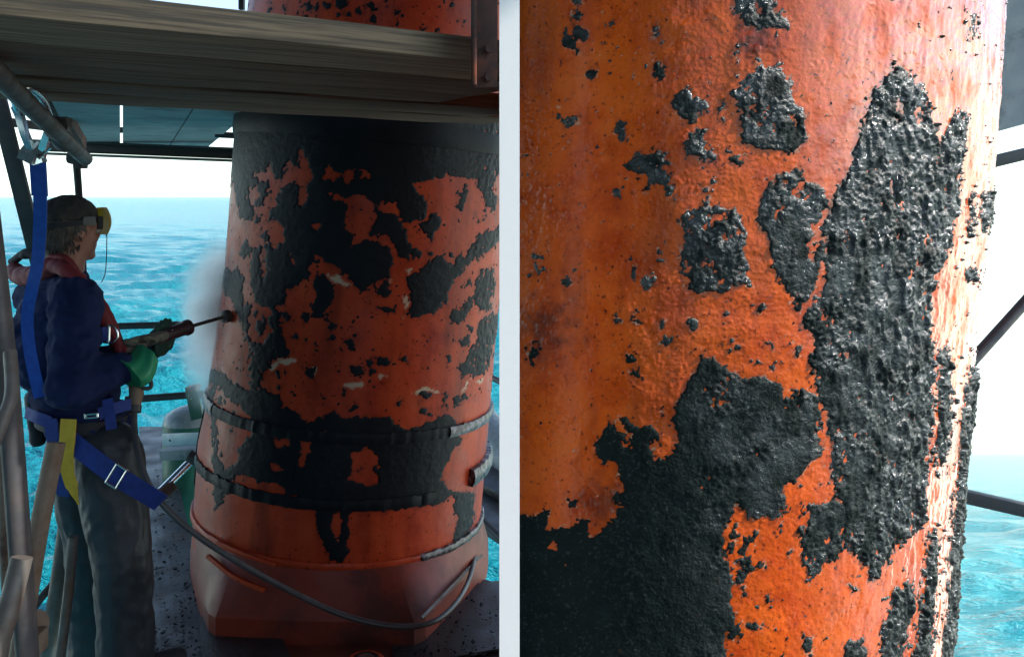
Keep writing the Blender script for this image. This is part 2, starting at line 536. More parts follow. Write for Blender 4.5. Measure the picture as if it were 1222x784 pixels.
def sea_mat(name, deep, shallow, rough):
    m, nt, b = new_mat(name)
    L = nt.links.new
    tc = nd(nt, 'ShaderNodeTexCoord')
    n1 = nd(nt, 'ShaderNodeTexNoise', i_Scale=0.09, i_Detail=6.0, i_Roughness=0.6)
    L(tc.outputs['Object'], n1.inputs['Vector'])
    r = nd(nt, 'ShaderNodeMapRange')
    r.inputs['From Min'].default_value = 0.35
    r.inputs['From Max'].default_value = 0.65
    L(n1.outputs['Fac'], r.inputs['Value'])
    mx = nd(nt, 'ShaderNodeMix', data_type='RGBA')
    L(r.outputs[0], mx.inputs[0])
    mx.inputs[6].default_value = (*deep, 1)
    mx.inputs[7].default_value = (*shallow, 1)
    L(mx.outputs[2], b.inputs['Base Color'])
    b.inputs['Roughness'].default_value = rough
    b.inputs['IOR'].default_value = 1.33
    b.inputs['Specular IOR Level'].default_value = 0.38
    mp = nd(nt, 'ShaderNodeMapping')
    mp.inputs['Scale'].default_value = (0.55, 1.3, 1.0)
    L(tc.outputs['Object'], mp.inputs['Vector'])
    nb = nd(nt, 'ShaderNodeTexNoise', i_Scale=2.6, i_Detail=5.0, i_Roughness=0.6)
    L(mp.outputs[0], nb.inputs['Vector'])
    bp = nd(nt, 'ShaderNodeBump', i_Strength=1.0, i_Distance=0.45)
    L(nb.outputs['Fac'], bp.inputs['Height'])
    L(bp.outputs[0], b.inputs['Normal'])
    return m


M['sea'] = sea_mat('sea_water', (0.005, 0.165, 0.215), (0.012, 0.25, 0.285), 0.20)
M['sea_clear'] = sea_mat('clear_sea_water', (0.005, 0.27, 0.32), (0.010, 0.35, 0.39), 0.14)


# ------------------------------------------------------------------ numpy noise and outline fields
def _hash(ix, iy, seed):
    h = (ix.astype(np.int64) * 374761393 + iy.astype(np.int64) * 668265263 + seed * 1442695041) & 0xFFFFFFFF
    h = ((h ^ (h >> 13)) * 1274126177) & 0xFFFFFFFF
    h = (h ^ (h >> 16)) & 0xFFFFFFFF
    return h.astype(np.float64) / 0xFFFFFFFF * 2 - 1


def vnoise(x, y, seed=0):
    ix, iy = np.floor(x), np.floor(y)
    fx, fy = x - ix, y - iy
    fx = fx * fx * fx * (fx * (fx * 6 - 15) + 10)
    fy = fy * fy * fy * (fy * (fy * 6 - 15) + 10)
    a = _hash(ix, iy, seed); b = _hash(ix + 1, iy, seed)
    c = _hash(ix, iy + 1, seed); d = _hash(ix + 1, iy + 1, seed)
    return (a * (1 - fx) + b * fx) * (1 - fy) + (c * (1 - fx) + d * fx) * fy


def fbm(x, y, seed=0, octv=4, gain=0.55):
    s = 0.0; a = 1.0; t = 0.0
    for o in range(octv):
        s = s + a * vnoise(x * 2 ** o + o * 17.3, y * 2 ** o - o * 9.1, seed + o)
        t += a
        a *= gain
    return s / t


def poly_sd(px, py, poly, margin=14.0):
    """signed distance to an outline, positive inside, clipped to -margin outside"""
    poly = np.asarray(poly, float)
    out = np.full(px.shape, -margin)
    x0, y0 = poly.min(0) - margin
    x1, y1 = poly.max(0) + margin
    idx = np.nonzero((px > x0) & (px < x1) & (py > y0) & (py < y1))[0]
    if len(idx) == 0:
        return out
    X, Yv = px[idx], py[idx]
    d2 = np.full(len(idx), 1e12)
    ins = np.zeros(len(idx), bool)
    n = len(poly)
    for i in range(n):
        ax, ay = poly[i]
        bx, by = poly[(i + 1) % n]
        ex, ey = bx - ax, by - ay
        l2 = ex * ex + ey * ey + 1e-9
        t = np.clip(((X - ax) * ex + (Yv - ay) * ey) / l2, 0, 1)
        dx, dy = X - ax - t * ex, Yv - ay - t * ey
        d2 = np.minimum(d2, dx * dx + dy * dy)
        if ay != by:
            c = ((ay > Yv) != (by > Yv)) & (X < (bx - ax) * (Yv - ay) / (by - ay) + ax)
            ins ^= c
    d = np.sqrt(d2)
    out[idx] = np.where(ins, d, np.maximum(-d, -margin))
    return out


def dot_sd(px, py, x, y, rx, ry=None, margin=14.0):
    ry = ry or rx
    q = np.sqrt(((px - x) / rx) ** 2 + ((py - y) / ry) ** 2)
    return np.maximum((1 - q) * min(rx, ry), -margin)


# ================================================================== THE SETTING: sea, added shade deck and wall
_waves = []
_rw = random.Random(3)
for lam, amp, cnt in ((7.0, 0.06, 5), (3.2, 0.085, 8), (1.6, 0.065, 10), (0.85, 0.030, 12), (0.45, 0.011, 10)):
    for k in range(cnt):
        l = lam * _rw.uniform(0.75, 1.35)
        a = _rw.gauss(-1.25, 0.45)
        _waves.append((2 * math.pi / l * math.cos(a), 2 * math.pi / l * math.sin(a), _rw.uniform(0, 6.28), amp * _rw.uniform(0.5, 1.2), l))


def wave_height(X, Y, spacing):
    h = np.zeros_like(X)
    for kx, ky, ph, am, l in _waves:
        damp = np.clip((l / spacing - 2.0) / 3.0, 0, 1)
        s = 0.5 + 0.5 * np.sin(kx * X + ky * Y + ph)
        h += am * damp * (2 * s ** 1.6 - 0.8)
    return h


def sea_sheet(name, hy, drop, slope, t0, t1, nx, ny, ymax, m):
    """water sheet: rows from the horizon row hy down; drop = height of the eye above it"""
    rows = np.concatenate([hy + np.geomspace(0.35, ymax - hy, ny)])
    Yr = drop * F / (rows - hy)
    tc = np.linspace(t0, t1, nx)
    YY = np.repeat(Yr[:, None], nx, 1)
    XX = YY * tc[None, :]
    sp = np.maximum(np.abs(np.gradient(Yr))[:, None].repeat(nx, 1), YY * (t1 - t0) / nx)
    Z = H - drop - slope * YY + wave_height(XX, YY, sp) * (1.0 if slope == 0 else 0.45)
    V = np.stack([XX, YY, Z], -1).reshape(-1, 3)
    if slope == 0:                       # the same water under and behind the platform
        V[-nx:, 2] = H - drop
    i = np.arange(ny - 1)[:, None] * nx + np.arange(nx - 1)[None, :]
    Fc = np.stack([i, i + nx, i + nx + 1, i + 1], -1).reshape(-1, 4)
    if slope == 0:
        y0 = float(Yr[-1])
        V = np.concatenate([V, np.array([[-300, y0, H - drop - 0.02], [300, y0, H - drop - 0.02], [300, -300, H - drop - 0.02], [-300, -300, H - drop - 0.02], [5.2, y0, H - drop - 0.02], [4000, 3600, H - drop - 0.02], [4000, y0, H - drop - 0.02]])])
        n = len(V)
        Fc = np.concatenate([Fc, np.array([[n - 7, n - 4, n - 5, n - 6], [n - 3, n - 1, n - 2, n - 2]])])
    o = link(name, mesh_np(V, Fc), m)
    tag(o, kind='structure')
    return o


sea = sea_sheet('sea', CY, 5.75, 0.0, -1.6, 0.33, 460, 620, 1400, M['sea'])
sea['label'] = 'turquoise rippled sea reaching to the bright horizon'
sea2 = sea_sheet('sea', 540.0, 3.6, 0.305, 0.40, 0.95, 220, 420, 1100, M['sea_clear'])
sea2['label'] = 'bright turquoise water beyond the orange column'

# added deck out of view overhead: it keeps the work place in the shade
ZD = H + 4.4
bm = bmesh.new()
add_box(bm, (0.0, 5.175, ZD + 0.15), 19.0, 7.65, 0.3)
add_box(bm, (3.14, -0.58, ZD + 0.15), 3.88, 3.84, 0.3)
add_box(bm, (-4.15, -2.83, ZD + 0.15), 10.68, 8.34, 0.3)  # outline stepped so the sun still reaches the orange column
od = link('added_shade_deck', mesh_bm(bm, smooth=False), M['grey_paint'])
tag(od, 'added steel deck out of view overhead, shading the work place', kind='structure')
for k in range(7):
    x = -8.4 + 2.8 * k
    y0 = -6.5 if x < 1 else (-2.3 if x < 4.8 else 1.5)
    bm = bmesh.new()
    add_box(bm, (x, (y0 + 8.8) / 2, ZD - 0.125), 0.16, 8.8 - y0, 0.246)
    link('shade_deck_girder', mesh_bm(bm, smooth=False), M['steel_dark'], od)
# added wall out of view behind the camera, cutting the fill light
bm = bmesh.new()
add_box(bm, (-3.45, -1.3, ZD / 2 - 0.4), 6.6, 0.15, ZD + 0.5)
bh = link('added_shade_wall', mesh_bm(bm, smooth=False), M['grey_paint'])
tag(bh, 'added grey wall out of view behind the camera, blocking light', kind='structure')
for k in range(9):
    bm = bmesh.new()
    add_box(bm, (-6.1 + 0.68 * k, -1.184, ZD / 2), 0.06, 0.08, ZD - 0.6)
    link('shade_wall_rib', mesh_bm(bm, smooth=False), M['steel_dark'], bh)


# ================================================================== COATED COLUMNS
def shell_mesh(V, nr, nc, closed=False):
    i = np.arange(nr - 1)[:, None] * nc + np.arange(nc - 1)[None, :]
    Fc = np.stack([i, i + 1, i + nc + 1, i + nc], -1).reshape(-1, 4)
    return Fc


def set_attr(me, name, val):
    a = me.attributes.new(name, 'FLOAT', 'POINT')
    a.data.foreach_set('value', np.asarray(val, np.float32))


def coating_fields(px, py, ops, margin=14.0):
    """ops: ('b', outline) adds coating, ('o', outline) takes it off, ('d', x, y, rx, ry) adds a spot"""
    s = np.full(px.shape, -margin)
    lab = np.zeros(px.shape, np.int32)
    k = 0
    for op in ops:
        if op[0] == 'o':
            s = np.minimum(s, -poly_sd(px, py, op[1], margin))
            continue
        d = poly_sd(px, py, op[1], margin) if op[0] == 'b' else dot_sd(px, py, *op[1:])
        k += 1
        better = d > s
        lab = np.where(better, k, lab)
        s = np.maximum(s, d)
    return s, lab, k


def components(mask):
    """connected areas of a 2-D mask (runs joined row by row); returns a label for each cell, 0 = outside"""
    lab = np.zeros(mask.shape, np.int32)
    parent = [0]

    def find(i):
        while parent[i] != i:
            parent[i] = parent[parent[i]]
            i = parent[i]
        return i
    prev = []
    for r in range(mask.shape[0]):
        row = mask[r]
        d = np.diff(np.concatenate([[0], row.astype(np.int8), [0]]))
        st, en = np.nonzero(d == 1)[0], np.nonzero(d == -1)[0]
        cur = []
        j = 0
        for a, b in zip(st.tolist(), en.tolist()):
            k = 0
            while j < len(prev) and prev[j][1] < a:
                j += 1
            q = j
            while q < len(prev) and prev[q][0] <= b:
                root = find(prev[q][2])
                if k == 0:
                    k = root
                elif root != k:
                    parent[root] = k
                q += 1
            if k == 0:
                k = len(parent)
                parent.append(k)
            lab[r, a:b] = k
            cur.append((a, b, k))
        prev = cur
    return np.array([find(i) for i in range(len(parent))], np.int32)[lab]


def split_patches(parent, V, Fc, s, nr, nc, material, thr, most=240, gloss=None):
    """every separate patch of coating is a part; only the specks beyond the largest ones are joined"""
    act = (s[Fc] > thr).any(1).reshape(nr - 1, nc - 1)
    # one patch = one area of the visible coating; the hidden rim is given to the nearest patch
    core = (s[Fc] > 0.0).any(1).reshape(nr - 1, nc - 1)
    lab = components(core)
    grow = lab.copy()
    for _ in range(3):
        for ax, sh in ((0, 1), (0, -1), (1, 1), (1, -1)):
            n = np.roll(grow, sh, ax)
            grow = np.where((grow == 0) & act, n, grow)
    fl = grow.ravel()
    cnt = np.bincount(fl)
    cnt[0] = 0
    order = np.argsort(-cnt)
    order = order[cnt[order] > 3]
    rest = np.isin(fl, order[most:])
    for k in order[:most]:
        f = Fc[fl == k]
        u, inv = np.unique(f.ravel(), return_inverse=True)
        me = mesh_np(V[u], inv.reshape(-1, 4))
        if gloss is not None:
            set_attr(me, 'gloss', gloss[u])
        link('coating_patch', me, material, parent)
    if rest.any():
        f = Fc[rest]
        u, inv = np.unique(f.ravel(), return_inverse=True)
        me = mesh_np(V[u], inv.reshape(-1, 4))
        if gloss is not None:
            set_attr(me, 'gloss', gloss[u])
        link('coating_specks', me, material, parent)['kind'] = 'stuff'


# ---------------------------------------------------------------- left column (with the worker)
YC = 4.0
_ly = np.array([-900., -200., 0., 150., 330., 470., 500., 530., 600., 650., 760.])
_lL = np.array([385., 316., 297., 282., 268., 248., 243., 236., 231., 229., 226.])
_lR = np.array([705., 636., 617., 606., 597., 585., 583., 580., 574., 568., 560.])
_aL, _aR = np.arctan((_lL - CX) / F), np.arctan((_lR - CX) / F)
_ac, _dl = (_aL + _aR) / 2, (_aR - _aL) / 2
_D = YC / np.cos(_ac)
_lR_ = _D * np.sin(_dl)
_lX = YC * np.tan(_ac)
_lz = H + (CY - _ly) / F * (_D * np.cos(_dl) * np.cos(_ac))
_o = np.argsort(_lz)
_lz, _lX, _lR_ = _lz[_o], _lX[_o], _lR_[_o]


def col_c(z): return np.interp(z, _lz, _lX)
def col_r(z): return np.interp(z, _lz, _lR_)


TILT = 0.085           # rings sit square to the leaning axis


def lpt(ang, z, off=0.0):
    """point on the left column; ang 0 faces the camera, positive to the picture's right; off = proud of the steel"""
    x0, r = float(col_c(z)), float(col_r(z)) + off
    return Vector((x0 + r * math.sin(ang), YC - r * math.cos(ang), z - TILT * r * math.sin(ang)))


L_OPS = [
    ('b', [(240, 128), (620, 128), (620, 205), (604, 215), (596, 205), (590, 214), (586, 226), (593, 236), (590, 250), (580, 251), (577, 240), (569, 213), (547, 211), (536, 208), (525, 213), (504, 216), (495, 220), (499, 227), (506, 233), (510, 248), (508, 257), (500, 262), (490, 264), (482, 264), (474, 257), (471, 244), (460, 242), (447, 244), (435, 236), (425, 233), (414, 238), (416, 246), (413, 258), (412, 270), (420, 280), (421, 294), (430, 290), (440, 288), (452, 288), (462, 294), (468, 303), (466, 320), (466, 331), (450, 335), (444, 342), (434, 348), (424, 342), (419, 332), (408, 325), (396, 318), (385, 309), (378, 301), (374, 306), (368, 325), (361, 337), (343, 346), (337, 362), (325, 369), (312, 367), (302, 355), (298, 340), (297, 318), (300, 296), (314, 292), (321, 291), (328, 294), (339, 286), (338, 272), (330, 264), (318, 264), (322, 252), (330, 246), (332, 236), (338, 224), (344, 218), (350, 214), (359, 222), (358, 236), (356, 248), (361, 244), (364, 232), (366, 220), (373, 212), (368, 202), (365, 190), (362, 180), (358, 190), (352, 200), (349, 196), (345, 190), (341, 206), (334, 214), (326, 208), (322, 194), (319, 205), (306, 206), (304, 211), (312, 212), (306, 224), (297, 224), (298, 240), (302, 255), (297, 264), (288, 260), (283, 246), (279, 225), (276, 205), (240, 205)]),
    ('o', [(382, 217), (387, 210), (394, 198), (399, 206), (410, 206), (421, 203), (420, 212), (414, 222), (408, 214), (398, 215), (388, 217)]),
    ('o', [(395, 233), (402, 231), (410, 235), (407, 240), (398, 237)]),
    ('o', [(429, 205), (436, 202), (441, 207), (437, 212), (430, 211)]),
    ('d', 315, 226, 9, 9), ('d', 306, 262, 5, 5), ('d', 316, 283, 4, 5), ('d', 309, 240, 4, 8), ('d', 292, 300, 5, 10),
    ('o', [(372, 268), (380, 266), (383, 271), (377, 274), (372, 272)]),
    ('o', [(310, 296), (315, 296), (316, 330), (312, 333), (311, 315)]),
    ('o', [(347, 305), (353, 309), (352, 316), (346, 314)]),
    ('b', [(448, 248), (455, 252), (470, 256), (480, 264), (487, 278), (490, 295), (491, 305), (478, 303), (470, 292), (466, 283), (456, 276), (448, 284), (440, 283), (441, 272), (447, 266)]),
    ('b', [(497, 268), (508, 262), (517, 255), (525, 261), (524, 274), (519, 282), (516, 292), (511, 290), (510, 281), (501, 275)]),
    ('b', [(545, 248), (548, 233), (553, 228), (557, 218), (559, 230), (557, 240), (553, 251)]),
    ('b', [(571, 266), (575, 260), (579, 259), (575, 266)]),
    ('b', [(600, 268), (604, 280), (592, 292), (578, 301), (566, 311), (555, 318), (545, 332), (539, 345), (533, 358), (523, 371), (512, 374), (500, 381), (485, 377), (489, 366), (486, 346), (486, 330), (497, 325), (507, 320), (515, 309), (522, 305), (529, 306), (530, 314), (541, 316), (549, 308), (558, 298), (566, 288), (578, 277)]),
    ('b', [(477, 300), (488, 296), (500, 300), (503, 307), (493, 310), (480, 306)]), ('d', 513, 305, 5, 5), ('d', 538, 302, 3, 3),
    ('d', 546, 377, 10, 10), ('b', [(550, 370), (560, 354), (568, 354), (566, 364), (555, 375)]),
    ('b', [(572, 322), (585, 318), (590, 325), (590, 345), (584, 372), (570, 370), (565, 350), (568, 335)]),
    ('b', [(572, 382), (590, 372), (596, 380), (590, 405), (585, 430), (577, 447), (550, 450), (546, 440), (555, 430), (566, 412)]),
    ('d', 556, 408, 6, 7), ('d', 561, 392, 4, 5), ('d', 558, 338, 3, 4),
    ('d', 457, 346, 10, 7), ('b', [(450, 366), (456, 369), (464, 364), (470, 368), (473, 360), (472, 371), (456, 372)]),
    ('b', [(378, 324), (388, 330), (399, 343), (397, 356), (391, 369), (380, 380), (372, 376), (374, 360), (376, 340)]),
    ('b', [(322, 370), (330, 367), (337, 372), (334, 387), (336, 398), (339, 408), (345, 417), (348, 424), (337, 426), (324, 430), (322, 441), (313, 445), (312, 463), (300, 467), (298, 450), (300, 430), (298, 415), (293, 406), (289, 398), (295, 400), (300, 406), (315, 409), (319, 404), (326, 395), (321, 387), (319, 380)]),
    ('d', 312, 389, 6, 10), ('d', 294, 371, 6, 9), ('d', 303, 375, 3, 3), ('d', 342, 376, 5, 5),
    ('b', [(262, 318), (276, 322), (283, 318), (290, 330), (291, 360), (296, 385), (293, 402), (285, 384), (277, 362), (264, 340)]),
    ('b', [(240, 446), (252, 440), (262, 440), (278, 455), (292, 462), (302, 464), (312, 462), (318, 466), (336, 469), (339, 486), (356, 493), (370, 504), (387, 494), (400, 492), (415, 498), (438, 497), (466, 498), (476, 511), (487, 516), (497, 511), (512, 506), (533, 496), (546, 503), (556, 512), (548, 531), (533, 552), (528, 572), (538, 585), (533, 600), (502, 603), (456, 611), (430, 600), (419, 616), (416, 640), (418, 660), (408, 672), (392, 668), (388, 650), (378, 640), (376, 600), (346, 590), (329, 577), (300, 572), (283, 566), (276, 580), (266, 598), (259, 607), (255, 590), (254, 540), (251, 505), (247, 460), (256, 462), (257, 500), (262, 538), (268, 560), (280, 550), (288, 534), (300, 517), (300, 505), (292, 492), (280, 482), (266, 468), (254, 462)]),
    ('o', [(324, 524), (334, 521), (345, 525), (344, 533), (326, 533)]),
    ('o', [(362, 520), (368, 515), (371, 530), (368, 545), (364, 560), (357, 558), (359, 540)]),
    ('o', [(420, 540), (432, 537), (438, 532), (446, 541), (453, 545), (451, 560), (452, 575), (440, 578), (425, 574), (413, 573), (418, 560)]),
    ('o', [(403, 520), (414, 518), (421, 524), (416, 529), (404, 528)]),
    ('o', [(385, 517), (391, 516), (392, 523), (387, 524)]),
    ('o', [(323, 552), (332, 556), (340, 562), (334, 564), (325, 560)]),
    ('o', [(396, 612), (404, 606), (410, 620), (404, 648), (397, 640)]),
    ('d', 264, 479, 4, 5), ('d', 277, 496, 2.5, 3), ('d', 277, 514, 2, 4), ('d', 429, 560, 3, 2), ('d', 449, 561, 4, 3),
    ('b', [(538, 588), (552, 584), (566, 588), (566, 610), (560, 635), (552, 650), (540, 646), (546, 620)]),
    ('d', 368, 445, 7, 8), ('d', 375, 440, 4, 4), ('d', 396, 391, 5, 6), ('d', 395, 403, 4, 4), ('d', 367, 377, 6, 7), ('d', 389, 380, 3, 3),
    ('d', 352, 402, 2, 2.5), ('d', 364, 406, 2, 2.5), ('d', 377, 413, 2, 2), ('d', 417, 408, 5, 7), ('d', 456, 432, 8, 7), ('d', 442, 433, 4, 5),
    ('d', 444, 443, 5, 5), ('d', 425, 441, 9, 6), ('d', 481, 428, 3.5, 4), ('d', 536, 428, 3, 4), ('d', 537, 436, 2, 3), ('d', 507, 470, 9, 6),
    ('d', 478, 482, 4, 4), ('d', 421, 486, 5, 4), ('d', 411, 468, 3, 4), ('d', 332, 448, 4, 5), ('d', 335, 462, 2.5, 3), ('d', 530, 478, 4, 8), ('d', 516, 495, 3, 3),
    ('d', 506, 490, 4, 3), ('d', 532, 305, 2, 2), ('d', 546, 227, 2, 2), ('d', 566, 259, 1.5, 1.5), ('d', 542, 408, 1.8, 2),
    ('d', 545, 478, 3, 6), ('d', 556, 474, 4, 3), ('d', 432, 357, 2, 2), ('d', 322, 10, 2, 4), ('d', 339, 11, 2.5, 4), ('d', 474, 16, 3, 3), ('d', 481, 21, 2.5, 3), ('d', 505, 35, 2, 2),
    ('d', 521, 39, 2.5, 2), ('d', 368, 6, 3, 6), ('d', 376, 10, 8, 4), ('d', 392, 7, 5, 5), ('d', 408, 4, 8, 6), ('d', 416, 16, 4, 3), ('d', 443, 8, 7, 5), ('d', 447, 22, 4, 3), ('d', 428, 15, 5, 3),
    ('d', 366, 20, 3, 3), ('d', 552, 27, 4, 2), ('d', 540, 6, 2, 2), ('d', 403, 17, 2.5, 3),
]
L_CREAM = [[(388, 326), (396, 330), (402, 328), (410, 336), (420, 341), (414, 343), (402, 338), (392, 333)],
           [(330, 430), (338, 428), (346, 426), (353, 430), (345, 436), (333, 434), (326, 444), (322, 440)],
           [(372, 438), (377, 439), (377, 446), (373, 448)], [(413, 458), (424, 456), (436, 454), (432, 462), (418, 464), (410, 460)],
           [(452, 447), (462, 448), (454, 452)], [(491, 470), (499, 464), (508, 462), (516, 464), (524, 468), (518, 469), (508, 466), (498, 470)],
           [(481, 354), (488, 352), (488, 366), (484, 368)], [(484, 322), (491, 321), (488, 327)], [(550, 470), (556, 456), (562, 452), (556, 464)],
           [(464, 335), (468, 333), (468, 337), (464, 340)], [(480, 376), (484, 378), (481, 380)], [(568, 455), (576, 452), (574, 458)]]

z_rows = np.concatenate([np.linspace(0.16, 2.10, 420), np.linspace(2.10, 2.85, 130)[1:], np.array([3.2, 4.0, 5.0, ZD - 0.02])])
a_cols = np.concatenate([np.linspace(-math.pi, -1.75, 12)[:-1], np.linspace(-1.75, 1.75, 360), np.linspace(1.75, math.pi, 12)[1:]])
nr, nc = len(z_rows), len(a_cols)
ZZ = np.repeat(z_rows[:, None], nc, 1).ravel()
AA = np.repeat(a_cols[None, :], nr, 0).ravel()
XC, RR = col_c(ZZ), col_r(ZZ)
SN, CS = np.sin(AA), np.cos(AA)
TT = TILT * np.clip((2.6 - ZZ) / 0.4, 0, 1)


def l_pos(off):
    r = RR + off
    return np.stack([XC + r * SN, YC - r * CS, ZZ - TT * RR * SN], -1)


B0 = l_pos(0.0)
px = CX + F * B0[:, 0] / B0[:, 1]
py = CY - F * (B0[:, 2] - H) / B0[:, 1]
arc = AA * 0.66 / 0.0037
zz = ZZ / 0.0037
s, lab, nlab = coating_fields(px + 4.0 * fbm(arc / 11, zz / 11, 203, 3), py + 4.0 * fbm(arc / 11, zz / 11, 204, 3), L_OPS)
back = np.abs(AA) > 1.62
sb = 8 * fbm(arc / 60, zz / 60, 5, 4) + 0.5
s = np.where(back, np.maximum(s, sb), s)
lab = np.where(back & (lab == 0), 1, lab)
s = s + 3.4 * fbm(arc / 9, zz / 9, 11, 4, 0.7) + 3.6 * fbm(arc / 3.6, zz / 3.6, 12, 2, 0.7)
s = np.where(s > 3, s, s)
spk = fbm(arc / 5.0, zz / 5.0, 77, 2)
s = np.where((spk > 0.62) & (ZZ > 0.9), np.maximum(s, (spk - 0.62) * 14), s)
lab = np.where(lab == 0, 1, lab)
relief = 0.0006 * fbm(arc / 6, zz / 6, 31, 4) + 0.0012 * fbm(arc / 40, zz / 40, 33, 3)
Vs = l_pos(relief)
Fc = shell_mesh(Vs, nr, nc)
cream = np.zeros(len(AA))
for c in L_CREAM:
    cream = np.maximum(cream, np.clip(poly_sd(px, py, c, 8) + 1.2 * fbm(arc / 4, zz / 4, 51, 2) + 0.4, 0, 1))
stain = np.clip(0.9 * fbm(arc / 28, zz / 160, 61, 4) - 0.05, 0, 0.6) + np.clip((py - 600) / 260, 0, 0.35) * 0
stain = np.maximum(stain, 0.6 * np.exp(-np.abs(s + 0.8) / 1.6) * np.clip(0.7 + 1.6 * fbm(arc / 9, zz / 20, 63, 3), 0, 1))
steel_column = empty('steel_column', (float(col_c(0.3)), YC, 0.0),
                     'red leaning steel column with flaking black coating being jet washed by the worker', 'column')
steel_column['kind'] = 'thing'
me = mesh_np(Vs, Fc)
set_attr(me, 'cream', cream)
set_attr(me, 'stain', stain)
link('shell', me, M['paint_left'], steel_column)
lump = 0.0011 * fbm(arc / 3.0, zz / 3.0, 41, 3) + 0.0009 * fbm(arc / 11, zz / 11, 43, 3)
lump = lump + 0.004 * np.clip((px - 545) / 20, 0, 1) * fbm(arc / 5, zz / 5, 45, 2)
hgt = np.clip(s * 0.0011, -0.003, 0.0026) + np.where(s > 0, lump * np.clip(s / 3, 0, 1), 0)
Vp = l_pos(relief + hgt)
split_patches(steel_column, Vp, Fc, s, nr, nc, M['tar_left'], -3.0)


def ring_arc(name, z, a0, a1, proud, tall, m, parent, n=60, wob=0.0):
    """band welded round the left column between two angles"""
    bm = bmesh.new()
    prev = None
    for i in range(n + 1):
        a = a0 + (a1 - a0) * i / n
        w = wob * mnoise.noise(Vector((a * 30, z * 20, 2)))
        w2 = wob * mnoise.noise(Vector((a * 34, z * 20, 9)))
        ring = [bm.verts.new(lpt(a, z + dz, of)) for dz, of in ((tall / 2 + w2, -0.004), (tall / 2 + w2, proud * 0.7 + w), (tall * 0.2, proud + w),
                                                                (-tall * 0.2, proud + w), (-tall / 2, proud * 0.7 + w), (-tall / 2, -0.004))]
        if prev:
            for k in range(5):
                bm.faces.new((prev[k], prev[k + 1], ring[k + 1], ring[k]))
        else:
            bm.faces.new(ring)
        prev = ring
    bm.faces.new(prev[::-1])
    return link(name, mesh_bm(bm, angle=0.6), m, parent)


def z_at(y, ang=0.0):
    """height on the left column whose front (ang) shows at row y"""
    z = 1.0
    for _ in range(12):
        p = lpt(ang, z)
        z += (H + (CY - y) / F * p.y) - p.z
    return z


z1, z2, z3 = z_at(521), z_at(601), z_at(674)
ring_arc('top_band', z_at(152), -1.7, 1.7, 0.012, 0.085, M['tar_left'], steel_column, 80, 0.002)
ring_arc('clamp_ring', z1, -1.75, -0.92, 0.018, 0.050, M['silver_worn'], steel_column, 30, 0.008)
ring_arc('clamp_ring', z1, -0.918, 0.84, 0.012, 0.045, M['tar_left'], steel_column, 90, 0.007)
ring_arc('clamp_ring', z1, 0.842, 1.8, 0.020, 0.044, M['silver_worn'], steel_column, 40, 0.006)
ring_arc('clamp_ring', z2, -1.15, 0.78, 0.012, 0.045, M['tar_left'], steel_column, 90, 0.008)
ring_arc('clamp_ring', z2 + 0.03, 1.12, 1.8, 0.034, 0.075, M['silver_worn'], steel_column, 30, 0.008)
ring_arc('weld_bead', z3, -1.6, 0.70, 0.014, 0.028, M['paint_left'], steel_column, 60, 0.003)
ring_arc('weld_bead', z3, 0.702, 1.7, 0.018, 0.032, M['silver_worn'], steel_column, 50, 0.006)
for a, zt, zb, m in ((-0.15, z1 - 0.02, z2 + 0.02, M['tar_left']), (-1.30, z1 - 0.02, z3 + 0.10, M['tar_left'])):
    bm = bmesh.new()
    prev = None
    for i in range(9):
        z = zt + (zb - zt) * i / 8
        da = 0.014
        ring = [bm.verts.new(lpt(a - da, z, -0.003)), bm.verts.new(lpt(a - da, z, 0.006)), bm.verts.new(lpt(a + da, z, 0.006)), bm.verts.new(lpt(a + da, z, -0.003))]
        if prev:
            for k in range(3):
                bm.faces.new((prev[k], prev[k + 1], ring[k + 1], ring[k]))
        else:
            bm.faces.new(ring)
        prev = ring
    bm.faces.new(prev[::-1])
    link('gusset', mesh_bm(bm, angle=0.5), m, steel_column)

# skirt: from the weld line down to a many-cornered base plate
corners = [PZ(229, 655, 0.10), PZ(250, 737, 0.10), PZ(503, 744, 0.10), PZ(578, 660, 0.10)]
cb = Vector((float(col_c(0.3)), YC, 0.10))
back_c = [cb * 2 - c for c in corners]
octo = corners + back_c
octo.sort(key=lambda p: math.atan2(p.x - cb.x, -(p.y - cb.y)))
def octo_r(a):
    d = Vector((math.sin(a), -math.cos(a), 0))
    best = 0.7
    for i in range(len(octo)):
        p, q = octo[i] - cb, octo[(i + 1) % len(octo)] - cb
        e = q - p
        den = d.x * e.y - d.y * e.x
        if abs(den) < 1e-9: continue
        t = (p.x * e.y - p.y * e.x) / den
        u = (p.x * d.y - p.y * d.x) / den
        if t > 0 and -1e-6 <= u <= 1 + 1e-6:
            best = t
    return best
NA = 96
bm = bmesh.new()
rings = []
for hh, f in ((0.0, 0.0), (0.5, 0.45), (1.0, 1.0)):
    ring = []
    for k in range(NA):
        a = -math.pi + 2 * math.pi * k / NA
        top = lpt(a, z3, 0.004)
        ro = 0.9 * octo_r(a) + 0.1 * 0.78
        bot = cb + Vector((math.sin(a), -math.cos(a), 0)) * ro
        ring.append(bm.verts.new(top.lerp(bot, f)))
    rings.append(ring)
low = [bm.verts.new(v.co - Vector((0, 0, 0.12))) for v in rings[-1]]
rings.append(low)
for i in range(len(rings) - 1):
    for k in range(NA):
        bm.faces.new((rings[i][k], rings[i][(k + 1) % NA], rings[i + 1][(k + 1) % NA], rings[i + 1][k]))
skm = mesh_bm(bm, angle=0.30)
